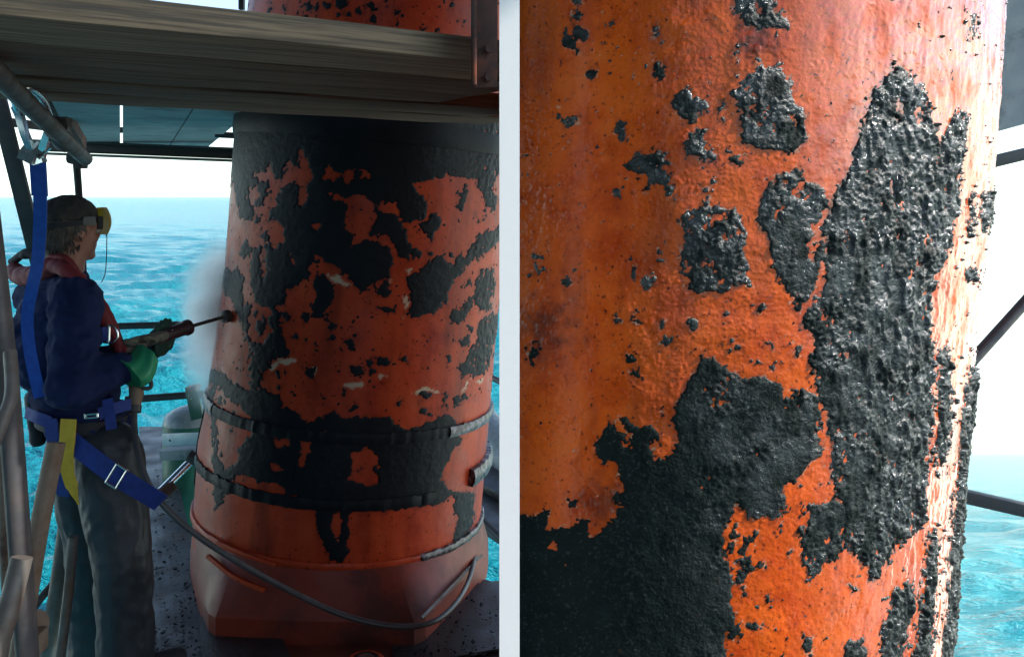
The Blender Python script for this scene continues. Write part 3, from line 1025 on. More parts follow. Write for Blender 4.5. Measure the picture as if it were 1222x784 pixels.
M['paint_skirt'] = mat('shade_darkened_red_paint', (0.27, 0.036, 0.013), (0.10, 0.016, 0.010), 0.42, 0.6, 3, bump=0.25, bscale=40, c3=(0.08, 0.018, 0.012), c3scale=3)  # column red darkened in its colour to carry the shade at the foot
link('skirt', skm, M['paint_skirt'], steel_column)
# lug pocket on the skirt's left
bm = bmesh.new()
q = [lpt(-0.62, z3 + 0.015, 0.02), lpt(-0.40, z3 + 0.010, 0.02), lpt(-0.18, z3 - 0.005, 0.02)]
add_ribbon(bm, spline(q, 6), Vector((-0.4, -1, 0.3)), 0.012, 0.02)
link('lug', mesh_bm(bm), M['paint_left'], steel_column)
bm = bmesh.new()
q = [lpt(-0.66, z3 - 0.045, 0.045), lpt(-0.42, z3 - 0.075, 0.055), lpt(-0.22, z3 - 0.095, 0.06)]
add_ribbon(bm, spline(q, 6), Vector((-0.4, -1, 0.3)), 0.014, 0.02)
link('lug', mesh_bm(bm), M['paint_left'], steel_column)
# loose flat bar at the skirt's corner
bm = bmesh.new()
add_ribbon(bm, [P(503, 737, 3.22), P(575, 662, 3.80)], Vector((0.5, -0.6, 0.6)), 0.010, 0.008)
link('edge_bar', mesh_bm(bm), M['galv'], steel_column)

# ---------------------------------------------------------------- right column (close up)
R_OPS = [
    ('b', [(615, 800), (615, 612), (640, 612), (652, 612), (653, 628), (650, 636), (665, 632), (680, 632), (690, 622), (698, 624), (700, 638), (718, 638), (730, 620), (742, 600), (745, 585), (738, 570), (735, 555), (728, 550), (720, 560), (715, 550), (706, 540), (702, 530), (715, 520), (727, 502), (735, 512), (745, 520), (749, 526), (752, 538), (753, 520), (742, 505), (738, 498), (748, 495), (758, 505), (765, 510), (776, 502), (785, 510), (790, 518), (775, 528), (780, 542), (795, 548), (800, 540), (805, 520), (808, 490), (815, 465), (828, 445), (838, 430), (848, 420), (858, 430), (868, 440), (882, 446), (893, 452), (905, 450), (916, 446), (925, 455), (935, 470), (938, 480), (948, 468), (960, 466), (975, 475), (981, 490), (980, 520), (978, 545), (962, 560), (953, 577), (945, 572), (938, 578), (940, 600), (930, 615), (905, 622), (893, 615), (880, 600), (868, 620), (863, 650), (866, 670), (875, 690), (872, 710), (878, 740), (865, 760), (870, 850), (600, 850)]),
    ('d', 740, 599, 7, 6), ('o', [(738, 520), (746, 527), (748, 540), (741, 532)]),
    ('o', [(776, 545), (785, 542), (790, 550), (780, 553)]), ('o', [(652, 648), (661, 648), (660, 655), (653, 654)]), ('o', [(670, 673), (676, 673), (675, 678)]),
    ('b', [(878, -20), (930, -20), (930, 5), (932, 20), (941, 30), (938, 43), (932, 34), (920, 33), (905, 36), (893, 28), (885, 18), (875, 8)]),
    ('b', [(874, 85), (880, 92), (893, 88), (905, 82), (903, 70), (908, 68), (912, 82), (925, 82), (934, 72), (933, 88), (944, 95), (948, 108), (945, 120), (955, 130), (960, 148), (964, 166), (955, 172), (945, 182), (930, 180), (915, 178), (900, 172), (886, 168), (884, 150), (884, 135), (880, 118), (873, 110), (882, 104)]),
    ('b', [(803, 128), (812, 118), (818, 103), (823, 116), (833, 118), (847, 122), (842, 133), (832, 134), (826, 148), (820, 142), (808, 139)]),
    ('b', [(820, 172), (826, 162), (843, 156), (840, 168), (838, 180), (853, 182), (850, 190), (838, 192), (828, 188), (822, 184)]),
    ('b', [(749, 196), (756, 190), (760, 184), (775, 186), (783, 179), (794, 184), (795, 195), (786, 200), (797, 208), (795, 221), (782, 222), (772, 214), (762, 210), (752, 202)]),
    ('b', [(672, 38), (680, 47), (692, 65), (684, 59), (673, 52)]), ('b', [(664, 132), (670, 138), (680, 138), (689, 141), (691, 150), (678, 149), (667, 144)]),
    ('d', 690, 18, 7, 7), ('d', 689, 4, 5, 6), ('d', 692, 42, 8, 9), ('d', 705, 87, 7, 6), ('d', 731, 26, 3, 3), ('d', 784, 43, 5, 9), ('d', 787, 86, 7, 11), ('d', 739, 156, 8, 9),
    ('d', 737, 230, 5, 5), ('d', 772, 225, 3, 4), ('d', 803, 226, 5, 6), ('d', 640, 306, 5, 6), ('d', 640, 324, 5, 5), ('d', 674, 334, 6, 7), ('d', 789, 301, 5, 6), ('d', 758, 328, 4, 6),
    ('d', 773, 336, 8, 8), ('d', 788, 333, 3, 3), ('d', 735, 383, 3, 4), ('d', 761, 381, 4, 6), ('d', 790, 388, 5, 7), ('d', 823, 389, 6, 6), ('d', 635, 425, 4, 7), ('d', 758, 430, 5, 7),
    ('d', 761, 446, 7, 6), ('d', 797, 407, 5, 4), ('d', 682, 601, 5, 7), ('d', 790, 485, 4, 3), ('d', 792, 494, 2.5, 3), ('d', 861, 130, 4, 8), ('d', 863, 143, 4, 6), ('d', 880, 190, 8, 6), ('d', 880, 64, 3, 5),
    ('d', 872, 405, 4, 4), ('d', 882, 412, 4, 4), ('d', 922, 414, 5, 3), ('d', 909, 369, 6, 6), ('d', 952, 418, 3, 5), ('d', 919, 436, 4, 3), ('d', 865, 374, 4, 4),
    ('b', [(815, 255), (822, 247), (830, 250), (838, 240), (846, 238), (852, 245), (860, 252), (875, 250), (884, 258), (890, 275), (892, 300), (894, 318), (888, 330), (895, 341), (880, 340), (868, 346), (862, 352), (852, 344), (840, 346), (826, 350), (818, 345), (820, 335), (808, 320), (812, 305), (816, 290), (811, 280)]),
    ('b', [(843, 238), (844, 222), (850, 208), (854, 208), (850, 222), (850, 238)]),
    ('b', [(907, 235), (915, 220), (930, 212), (945, 205), (950, 194), (960, 205), (965, 215), (975, 222), (987, 235), (986, 250), (976, 262), (965, 268), (975, 285), (985, 295), (980, 320), (975, 345), (965, 365), (955, 375), (945, 368), (938, 355), (930, 335), (922, 315), (920, 300), (915, 285), (908, 270), (904, 250)]),
    ('b', [(1066, 84), (1078, 84), (1090, 92), (1100, 105), (1107, 125), (1112, 150), (1116, 170), (1122, 168), (1130, 150), (1140, 132), (1152, 140), (1150, 165), (1147, 200), (1142, 260), (1133, 292), (1120, 320), (1112, 350), (1110, 400), (1114, 450), (1112, 500), (1106, 545), (1101, 590), (1102, 622), (1085, 640), (1070, 652), (1055, 672), (1043, 692), (1035, 680), (1025, 665), (1014, 655), (1006, 640), (1004, 610), (1000, 588), (992, 570), (993, 540), (990, 505), (985, 478), (972, 462), (968, 432), (970, 405), (958, 384), (968, 368), (980, 345), (986, 320), (985, 290), (978, 270), (990, 256), (995, 232), (1008, 206), (1018, 185), (1024, 152), (1034, 122), (1046, 104), (1058, 90)]),
    ('o', [(1070, 120), (1078, 116), (1082, 128), (1074, 134)]), ('o', [(1066, 142), (1072, 140), (1072, 150), (1066, 152)]), ('o', [(964, 292), (972, 286), (970, 308), (962, 306)]),
    ('b', [(958, 640), (962, 620), (970, 605), (985, 598), (997, 592), (1003, 605), (1006, 630), (1009, 650), (998, 668), (985, 670), (975, 690), (965, 694), (960, 675)]),
    ('b', [(1060, 730), (1068, 705), (1080, 692), (1090, 700), (1092, 720), (1085, 750), (1080, 800), (1048, 800), (1052, 755)]),
    ('b', [(1106, 640), (1117, 628), (1120, 680), (1114, 720), (1108, 800), (1088, 800), (1097, 740), (1103, 690)]),
    ('b', [(1118, 418), (1130, 412), (1136, 470), (1132, 520), (1122, 570), (1116, 540), (1122, 480)]),
    ('b', [(1160, 442), (1170, 436), (1166, 500), (1158, 560), (1150, 640), (1145, 800), (1124, 800), (1132, 700), (1140, 600), (1148, 500)]),
    ('b', [(1008, 768), (1018, 760), (1028, 764), (1036, 778), (1036, 800), (1008, 800)]),
    ('b', [(1156, 236), (1164, 232), (1164, 270), (1158, 280)]), ('b', [(1172, 232), (1182, 230), (1180, 270), (1171, 278)]), ('b', [(1150, 318), (1160, 322), (1166, 334), (1158, 336)]),
    ('d', 886, 660, 5, 4), ('d', 884, 668, 8, 5), ('d', 895, 680, 7, 5), ('d', 907, 675, 6, 6), ('d', 888, 707, 4, 4), ('d', 898, 745, 8, 4), ('d', 892, 649, 3, 4), ('d', 899, 646, 2, 5), ('d', 876, 640, 6, 5),
    ('d', 880, 625, 5, 4), ('d', 870, 655, 5, 7), ('d', 883, 690, 5, 8), ('d', 917, 716, 4, 2.5), ('d', 876, 752, 6, 8), ('d', 932, 633, 3, 6), ('d', 939, 630, 2, 2), ('d', 953, 612, 3, 7), ('d', 868, 606, 5, 5), ('d', 965, 770, 7, 10),
    ('d', 926, 598, 4, 4), ('d', 956, 636, 3, 5), ('d', 944, 660, 2, 3), ('d', 960, 615, 3, 4), ('d', 1018, 700, 2, 2), ('d', 1160, 30, 4, 10),
]
R0 = 0.8
RY = np.array([-250., 0., 100., 170., 300., 400., 437., 480., 530., 600., 700., 784., 950.])
RX = np.array([1222., 1201., 1195., 1190., 1178., 1166., 1163., 1159., 1153., 1147., 1140., 1133., 1118.])
DC = 2.41
YCR = 2.37
# axis place for each silhouette row
_th = np.arctan((RX - CX) / F)
_xc = []
for t in _th:
    # centre (x, YCR) so that the right-hand tangent from the eye has direction t
    lo_, hi_ = -1.0, 2.0
    for _ in range(60):
        mid = (lo_ + hi_) / 2
        D_ = math.hypot(mid, YCR)
        v = math.atan2(mid, YCR) + math.asin(min(R0 / D_, 0.999))
        if v < t: lo_ = mid
        else: hi_ = mid
    _xc.append((lo_ + hi_) / 2)
_xc = np.array(_xc)
_yt = np.cos(_th) * np.sqrt(np.maximum(_xc ** 2 + YCR ** 2 - R0 ** 2, 0.01))
_rz = H + (CY - RY) / F * _yt
_ro = np.argsort(_rz)
_rz, _rxc = _rz[_ro], _xc[_ro]
z_rows = np.concatenate([np.array([0.02, 0.25, 0.5]), np.linspace(0.62, 2.30, 700), np.array([2.5, 2.9, 3.4, 4.2, 5.2, ZD - 0.02])])
CUT = -0.0095
t_cols = np.concatenate([np.linspace(0, 1, 560)])
nr, nc = len(z_rows), len(t_cols)
Zc = np.repeat(z_rows[:, None], nc, 1)
Xc_ = np.interp(Zc, _rz, _rxc)
a0 = np.arcsin(np.clip((CUT - Xc_) / R0, -0.99, 0.99))
a1 = 1.42
Ac = a0 + (a1 - a0) * t_cols[None, :]
ZZ, XC, AA = Zc.ravel(), Xc_.ravel(), Ac.ravel()
SN, CS = np.sin(AA), np.cos(AA)


def r_pos(off):
    r = R0 + off
    return np.stack([XC + r * SN, YCR - r * CS, ZZ], -1)


B0 = r_pos(0.0)
px = CX + F * B0[:, 0] / B0[:, 1]
py = CY - F * (B0[:, 2] - H) / B0[:, 1]
arc = AA * R0 / 0.0017
zz = ZZ / 0.0017
s, lab, nlab = coating_fields(px + 6.0 * fbm(arc / 17, zz / 17, 201, 3), py + 6.0 * fbm(arc / 17, zz / 17, 202, 3), R_OPS, 18.0)
grain = np.clip((px - 960) / 120, 0, 1)
s = s + 5.0 * fbm(arc / 14, zz / 14, 111, 4, 0.7) + 3.6 * fbm(arc / 4.5, zz / 4.5, 112, 2, 0.7) + 2.0 * vnoise(arc / 2.4, zz / 2.4, 119)
s = s + 5.0 * grain * fbm(arc / 3.2, zz / 4.2, 118, 2) * np.clip(1 - s / 22, 0, 1)
spk = fbm(arc / 7.0, zz / 7.0, 177, 3)
near = np.clip((s + 14) / 12, 0, 1)
s = np.maximum(s, np.where((spk > 0.50) & (near > 0.02), (spk - 0.50) * 30 * near - 0.4, -18))
s = np.maximum(s, (spk - 0.70) * 26)
lab = np.where(lab == 0, 1, lab)
pits = fbm(arc / 5.0, zz / 5.0, 131, 3)
relief = 0.0005 * fbm(arc / 9, zz / 9, 132, 3) + 0.0011 * np.clip(np.abs(pits) - 0.12, 0, 1) + 0.0030 * fbm(arc / 60, zz / 60, 133, 3)
relief = relief + 0.0022 * grain * fbm(arc / 10, zz / 22, 134, 3)
# blistered rough paint
for bx, by, br in ((655, 395, 42), (718, 600, 36), (905, 60, 30), (650, 250, 60), (630, 150, 50)):
    wgt = np.clip(1.2 - np.hypot(px - bx, py - by) / br, 0, 1)
    relief = relief + 0.0045 * wgt * np.abs(fbm(arc / 8, zz / 8, 135, 3))
Vs = r_pos(relief)
Fc = shell_mesh(Vs, nr, nc)
nod = fbm(arc / 2.6, zz / 2.6, 181, 2)
relief = relief + 0.0022 * np.clip(nod - 0.30, 0, 1) * np.clip(0.7 + fbm(arc / 40, zz / 40, 182, 3) * 1.5, 0.15, 1.5)
Vs = r_pos(relief)
stain = np.clip(0.7 * fbm(arc / 30, zz / 120, 161, 4) - 0.12, 0, 0.35)
for bx, by, br in ((655, 395, 40), (720, 598, 34), (905, 48, 26), (1062, 150, 40)):
    stain = np.maximum(stain, 0.75 * np.clip(1.25 - np.hypot(px - bx, py - by) / br + 0.7 * fbm(arc / 12, zz / 12, 163, 3), 0, 1))
stain = np.maximum(stain, 0.55 * np.exp(-np.abs(s + 1.0) / 2.6) * np.clip(0.6 + 1.6 * fbm(arc / 10, zz / 10, 165, 3), 0, 1))
coated_column = empty('steel_column', (float(np.interp(0.5, _rz, _rxc)), YCR, 0.0),
                      'bright orange steel column in close-up with thick lumpy black coating patches', 'column')
coated_column['kind'] = 'thing'
me = mesh_np(Vs, Fc)
set_attr(me, 'cream', np.clip((1.2 - np.abs(s + 1.0)) * np.clip(fbm(arc / 6, zz / 6, 171, 3) * 3 - 0.6, 0, 1), 0, 0.5))
set_attr(me, 'stain', stain)
set_attr(me, 'gloss', np.clip(0.06 + np.clip((px - 935) / 110, 0, 1) * np.clip(0.9 + 1.2 * fbm(arc / 22, zz / 40, 192, 3), 0.2, 1), 0, 1))
link('shell', me, M['paint_right'], coated_column)
big = fbm(arc / 9, zz / 12, 141, 3)
calm = 0.30 + 0.70 * np.clip((px - 800) / 90 + np.clip((430 - py) / 40, 0, 3), 0, 1)
lump = (0.0030 * big + 0.0026 * fbm(arc / 3.6, zz / 3.6, 142, 3)) * calm * np.clip(0.85 + 1.5 * fbm(arc / 45, zz / 45, 145, 3), 0.35, 1.7)
ridge = grain * (0.0030 + np.maximum(0.012 * fbm(arc / 8 + zz / 60, zz / 20, 143, 4, 0.65), -0.004))
hgt = np.clip(s * 0.0007, -0.005, 0.0022) + np.where(s > 0, (lump + ridge) * np.clip(s / 4, 0, 1), 0)
Vp = r_pos(relief + hgt)
split_patches(coated_column, Vp, Fc, s, nr, nc, M['tar_right'], -4.0, gloss=np.clip((calm - 0.30) / 0.70 * np.clip(0.45 + 0.45 * grain + 1.1 * fbm(arc / 25, zz / 25, 191, 3), 0.05, 1) + 0.5 * np.clip((fbm(arc / 2.6, zz / 2.6, 193, 2) - 0.45) * 5, 0, 1), 0, 1))
# plain back of the column: flat web on the left side and the far half round
bm = bmesh.new()
prev = None
for z in (0.02, 0.8, 1.6, 2.4, 3.4, ZD - 0.02):
    xc = float(np.interp(z, _rz, _rxc))
    a0f = math.asin(max(-0.99, min(0.99, (CUT - xc) / R0)))
    ring = []
    ring.append(bm.verts.new((xc + R0 * math.sin(a0f), YCR - R0 * math.cos(a0f), z)))
    ab = 2 * math.pi + (-math.pi - a0f)
    for k in range(17):
        a = (math.pi - a0f) + (a1 - (math.pi - a0f)) * k / 16 if True else 0
        ring.append(bm.verts.new((xc + R0 * math.sin(a), YCR - R0 * math.cos(a), z)))
    if prev:
        for k in range(len(ring) - 1):
            bm.faces.new((prev[k], prev[k + 1], ring[k + 1], ring[k]))
    prev = ring
link('web', mesh_bm(bm, angle=0.5), M['paint_right'], coated_column)
# ================================================================== THINGS OF THE STRUCTURE
def beam(name, p0, p1, w, h, m, up=(0, 0, 1), label=None, cat=None, group=None, parent=None, bevel=0.003, wear=0.0, segs=1):
    """straight member of rectangular section; its own local axes (x along) carry the grain"""
    p0, p1 = Vector(p0), Vector(p1)
    d = p1 - p0
    Lg = d.length
    x = d.normalized()
    z = Vector(up)
    z = (z - x * z.dot(x)).normalized()
    y = z.cross(x)
    bm = bmesh.new()
    add_box(bm, (0, 0, 0), Lg, w, h, bevel=bevel)
    if segs > 1:
        es = [e for e in bm.edges if abs(e.verts[0].co.x - e.verts[1].co.x) > Lg * 0.5]
        bmesh.ops.subdivide_edges(bm, edges=es, cuts=segs, use_grid_fill=True)
        for v in bm.verts:
            q = v.co * 3.0 + Vector((p0.x * 7, p0.y * 5, p0.z * 3))
            v.co.z += wear * mnoise.noise(q) * 1.2
            v.co.y += wear * mnoise.noise(q + Vector((5, 9, 2)))
    o = bpy.data.objects.new(name, mesh_bm(bm, angle=0.5))
    o.data.materials.append(m)
    col.objects.link(o)
    R = Matrix((x, y, z)).transposed().to_4x4()
    Wm = Matrix.Translation((p0 + p1) / 2) @ R
    if parent is not None:
        o.parent = parent
        o.matrix_parent_inverse = world_of(parent).inverted()
    o.matrix_basis = Wm
    return tag(o, label, cat, group)


def tube(name, pts, r, m, label=None, cat=None, group=None, parent=None, seg=16, n=1):
    bm = bmesh.new()
    pts = [Vector(p) for p in pts]
    if n > 1:
        pts = spline(pts, n)
    add_tube(bm, pts, r, seg)
    return tag(link(name, mesh_bm(bm, angle=0.9), m, parent), label, cat, group)


# scaffold boards overhead, running away to the right
zb = H + 0.29
near = Vector((-0.813, 1.33, zb))
dB = Vector((0.849, 0.528, 0)).normalized()
nB = Vector((-dB.y, dB.x, 0))
G = 'scaffold boards overhead'
LB = ['pale weathered scaffold board at the front edge of the overhead staging',
      'dark scaffold board just behind the pale front board overhead',
      'dark scaffold board third back in the overhead staging',
      'dark scaffold board next to the rearmost in the overhead staging',
      'rearmost dark scaffold board of the overhead staging against the red column']
for i in range(5):
    off = 0.1325 + i * 0.274
    q = near + nB * off
    kR = -0.010 if i == 0 else -0.012
    tR = (kR * q.y - q.x) / (dB.x - kR * dB.y)
    kL = -0.85
    tL = (kL * q.y - q.x) / (dB.x - kL * dB.y)
    c = Vector((0, 0, 0.026 + (0.006 if i == 2 else 0)))
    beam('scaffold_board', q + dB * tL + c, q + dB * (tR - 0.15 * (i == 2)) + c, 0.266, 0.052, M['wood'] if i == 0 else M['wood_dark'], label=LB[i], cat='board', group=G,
         bevel=0.005, wear=0.004, segs=14)
# plywood sheets further back, gaps between
zp = H + 0.37
def sheet(pts, label):
    bm = bmesh.new()
    lo = [bm.verts.new(PZ(x, y, zp)) for x, y in pts]
    hi = [bm.verts.new(v.co + Vector((0, 0, 0.02))) for v in lo]
    bm.faces.new(lo)
    bm.faces.new(hi[::-1])
    n = len(lo)
    for k in range(n):
        bm.faces.new((lo[k], lo[(k + 1) % n], hi[(k + 1) % n], hi[k]))
    return tag(link('plywood_sheet', mesh_bm(bm, smooth=False), M['ply']), label, 'plywood', 'plywood sheets overhead')
sheet([(49, 95), (143, 95), (143.4, 174), (88, 175)], 'plywood sheet under the staging nearest the hooked handrail tube')
sheet([(146.5, 95), (252, 95), (200.5, 176), (146.5, 174)], 'middle plywood sheet overhead between the slit and the dark joint')
sheet([(254, 95), (345, 95), (243, 180), (202, 176)], 'plywood sheet overhead with a slanted end beside the red column')
# steel joist carrying the sheets, seen end of deck
jb = empty('deck_joist', P(160, 185, 5.7), 'dark flanged steel joist below the plywood in front of the sky', 'beam')
beam('web', P(40, 174.5, 5.75), P(330, 186, 5.75), 0.012, 0.07, M['steel_dark'], parent=jb)
beam('flange', P(40, 183, 5.7), P(330, 194, 5.7), 0.11, 0.016, M['galv'], parent=jb)
beam('flange', P(40, 168, 5.7), P(330, 180, 5.7), 0.11, 0.014, M['steel_dark'], parent=jb)
beam('clip', P(144.5, 152, 5.1), P(144.5, 159, 5.1), 0.035, 0.02, M['steel_dark'], up=(0, 1, 0), label='small dark clip bridging the slit between plywood sheets', cat='clip')
beam('ledger_bar', P(258, 161, 5.0), P(300, 163, 5.0), 0.05, 0.035, M['steel_dark'], label='short dark bar behind the slanted plywood end beside the red column', cat='bar')
beam('ledger_bar', P(10, 146, 4.6), P(75, 154, 4.8), 0.05, 0.045, M['steel_dark'], label='dark bar crossing behind the lanyard hook under the staging', cat='bar')
beam('ledger_bar', P(52, 108, 3.6), P(92, 172, 4.4), 0.09, 0.06, M['rust'], label='short rusty bar slanting beside the first plywood sheet', cat='bar')
beam('ledger_bar', P(288.5, -30, 4.6), P(288.5, 12, 4.6), 0.03, 0.03, M['steel_dark'], up=(0, 1, 0), label='thin dark upright bar above the staging beside the red column', cat='bar')

# rusty angle post in front of the boards
ap = empty('angle_post', P(578, 105, 1.70), 'rusty steel angle post bolted to the front of the overhead boards', 'post')
beam('flange', P(578, -140, 1.72), P(578, 105, 1.72), 0.055, 0.006, M['rust'], up=(0, -1, 0), parent=ap)
beam('flange', P(567, -140, 1.69), P(567, 104, 1.69), 0.008, 0.055, M['rust'], up=(0, -1, 0), parent=ap)
for yy in (58, 92):
    bm = bmesh.new()
    add_tube(bm, [P(584, yy, 1.715), P(584, yy, 1.695)], 0.009, 6)
    link('bolt', mesh_bm(bm, angle=0.5), M['rust'], ap)

# added white post standing in for the blank gap between the two views
beam('white_gap_post', Vector(((608 - CX) / F * 1.48, 1.498, 0.0)), Vector(((608 - CX) / F * 1.48, 1.498, ZD - 0.25)), 0.0356, 0.0356, M['white_paint'], up=(0, -1, 0),
     label='added slim white post filling the blank gap between the two views', cat='post', bevel=0.0)

# handrail tubes on the worker's left
T = [
    ('scaffold_tube', [P(-40, 50, 1.55), P(40, 131, 2.15), P(102, 190, 3.0)], 0.0242, M['galv'], 'thick grey tube slanting down under the staging, carrying the lanyard hook'),
    ('scaffold_tube', [P(91, 190, 3.16), P(96, 262, 3.34), P(104, 420, 3.42)], 0.0135, M['tube_dark'], 'thin dark upright tube just behind the worker\'s head'),
    ('scaffold_tube', [P(-16, 240, 1.9), P(6, 430, 1.9), P(20, 600, 1.9), P(38, 860, 1.9)], 0.0242, M['tube_dark'], 'dark upright scaffold tube nearest the camera behind the worker\'s back'),
    ('scaffold_tube', [P(67, 528, 2.3), P(45, 640, 2.25), P(20, 800, 2.2)], 0.0242, M['galv_rust'], 'rusty brown tube slanting from below the worker\'s waist pad'),
    ('scaffold_tube', [P(88, 556, 3.42), P(72, 680, 3.36), P(46, 850, 3.3)], 0.031, M['galv'], 'grey slanting tube closest to the worker\'s trouser leg'),
    ('scaffold_tube', [P(88, 640, 2.9), P(80, 720, 2.9), P(66, 830, 2.9)], 0.0165, M['galv'], 'thin grey tube half hidden behind the worker\'s rear leg'),
    ('scaffold_tube', [P(26, 665, 1.75), P(12, 720, 1.73), P(-12, 800, 1.7)], 0.0215, M['galv'], 'pale grey tube crossing the lower left corner'),
    ('scaffold_tube', [P(5, 470, 2.4), P(6, 640, 2.4), P(14, 830, 2.4)], 0.015, M['galv_rust'], 'narrow rusty upright at the left edge of the picture'),
    ('scaffold_tube', [P(-14, 545, 1.72), P(4, 500, 1.73), P(14, 468, 1.76), P(12, 420, 1.80)], 0.0135, M['galv'], 'bent grey tube hooked round the dark upright at the left edge'),
    ('scaffold_tube', [P(25, 745, 3.3), P(62, 698, 3.4), P(120, 640, 3.6)], 0.016, M['tube_dark'], 'low dark bar running behind the tubes beside the worker\'s legs'),
]
for nme, pts, r, m, lb in T:
    tube(nme, pts, r, m, lb, 'tube', 'scaffold tubes of the handrail', n=6)
beam('angle_upright', P(-8, 96, 3.2), P(52, 336, 3.42), 0.062, 0.02, M['tube_dark'], up=(0, -1, 0), label='flat dark upright leaning behind the blue lanyard', cat='post')
bm = bmesh.new()
add_tube(bm, [P(84, 186, 3.12), P(101, 190, 3.12)], 0.03, 12)
add_box(bm, P(96, 195, 3.12), 0.035, 0.05, 0.04, bevel=0.006)
tag(link('tube_clamp', mesh_bm(bm), M['tube_dark']), 'dark clamp at the top of the thin upright tube', 'clamp')
bm = bmesh.new()
add_tube(bm, [P(26, 752, 2.32), P(46, 742, 2.30)], 0.034, 12)
add_box(bm, P(42, 764, 2.28), 0.05, 0.05, 0.06, bevel=0.008)
tag(link('tube_clamp', mesh_bm(bm), M['galv_rust']), 'rusty clamp joining tubes near the lower left corner', 'clamp')
bm = bmesh.new()
add_tube(bm, [P(66, 152, 2.50), P(78, 170, 2.66)], 0.034, 12)
add_box(bm, P(74, 150, 2.66), 0.05, 0.04, 0.05, bevel=0.006)
tag(link('tube_clamp', mesh_bm(bm), M['tube_dark']), 'dark clamp on the thick slanting tube beside the plywood', 'clamp')

# rails between worker and column
tube('guard_rail', [P(118, 390, 4.9), P(330, 384, 5.0)], 0.020, M['steel_dark'], 'black guard rail behind the lance at chest height', 'rail', seg=12)
tube('guard_rail', [P(150, 477, 5.0), P(300, 466, 5.1)], 0.022, M['steel_dark'], 'black guard rail at waist height above the green tank', 'rail', seg=12)
tube('guard_rail', [P(560, 436, 6.0), P(592, 453, 5.6), P(640, 478, 5.2)], 0.020, M['steel_dark'], 'short black rail showing past the red column\'s far edge', 'rail', seg=12)
# grey sloping pipe and dark boards right of the column
tube('grey_pipe', [P(540, 470, 7.0), P(592, 530, 6.2), P(660, 600, 5.6)], 0.16, M['wet_steel'], 'wet grey pipe sloping past the far edge of the red column', 'pipe', seg=20)
beam('walkway_board', P(555, 555, 6.0), P(680, 620, 5.2), 0.30, 0.05, M['floor_dark'], label='dark board just below the wet grey pipe', cat='board', group='boards beyond the column')
beam('walkway_board', P(552, 592, 5.6), P(690, 680, 4.8), 0.34, 0.05, M['floor_wet'], label='blue-grey board beyond the red column', cat='board', group='boards beyond the column')
tube('guard_rail', [P(560, 607, 5.3), P(640, 680, 4.8)], 0.024, M['steel_dark'], 'black bar along the lower edge of the blue-grey board', 'rail', seg=12)

# green tank and fittings left of the column
gt = empty('green_tank', P(226, 620, 5.2), 'green painted tank with wet grey top behind the red column', 'tank')
tube('body', [P(228, 503, 5.2), P(228, 700, 5.2)], 0.165, M['green'], parent=gt, seg=32)
bm = bmesh.new()
rows = []
for k in range(7):
    a = k / 6 * math.pi / 2
    rr, hh = 0.165 * math.cos(a), 0.10 * math.sin(a)
    c = P(228, 503, 5.2)
    rows.append([bm.verts.new(c + Vector((rr * math.cos(t), rr * math.sin(t), hh))) for t in (2 * math.pi * q / 32 for q in range(32))] if k < 6 else [bm.verts.new(c + Vector((0, 0, 0.10)))])
for k in range(5):
    for q in range(32):
        bm.faces.new((rows[k][q], rows[k][(q + 1) % 32], rows[k + 1][(q + 1) % 32], rows[k + 1][q]))
for q in range(32):
    bm.faces.new((rows[5][q], rows[5][(q + 1) % 32], rows[6][0]))
link('dome', mesh_bm(bm), M['wet_steel'], gt)
beam('bracket', P(229, 466, 5.02), P(236, 500, 5.0), 0.075, 0.02, M['green'], up=(0, -1, 0), parent=gt)
beam('cap', P(224, 464, 5.0), P(237, 462, 5.0), 0.08, 0.03, M['galv_rust'], parent=gt)
ch = empty('slotted_channel', P(214, 532, 4.75), 'pale aluminium channel with a row of holes in front of the green tank', 'channel')
beam('face', P(194, 525, 4.75), P(262, 522, 4.7), 0.012, 0.068, M['alu'], parent=ch)
for k in range(4):
    bm = bmesh.new()
    add_tube(bm, [P(203 + k * 11, 525.5 - k * 0.5, 4.739), P(203 + k * 11, 525.5 - k * 0.5, 4.735)], 0.007, 10)
    link('hole_shade_disc', mesh_bm(bm, angle=0.4), M['steel_dark'], ch)  # solid dark discs stand in for the shade inside the holes
beam('scaffold_board', P(196, 541, 4.8), P(262, 538, 4.75), 0.10, 0.055, M['ply'], label='short grey board under the holed aluminium channel', cat='board', bevel=0.004)
lv = empty('brace_strut', P(188, 592, 4.3), 'short silver strut slanting from the walkway to the red column', 'strut')
tube('rod', [P(192, 586, 4.3), P(231, 547, 4.4)], 0.021, M['chrome'], parent=lv)
tube('sleeve', [P(186, 596, 4.28), P(207, 577, 4.34)], 0.036, M['rust'], parent=lv)
tube('knuckle', [P(226, 543, 4.39), P(237, 549, 4.39)], 0.034, M['steel_dark'], parent=lv)

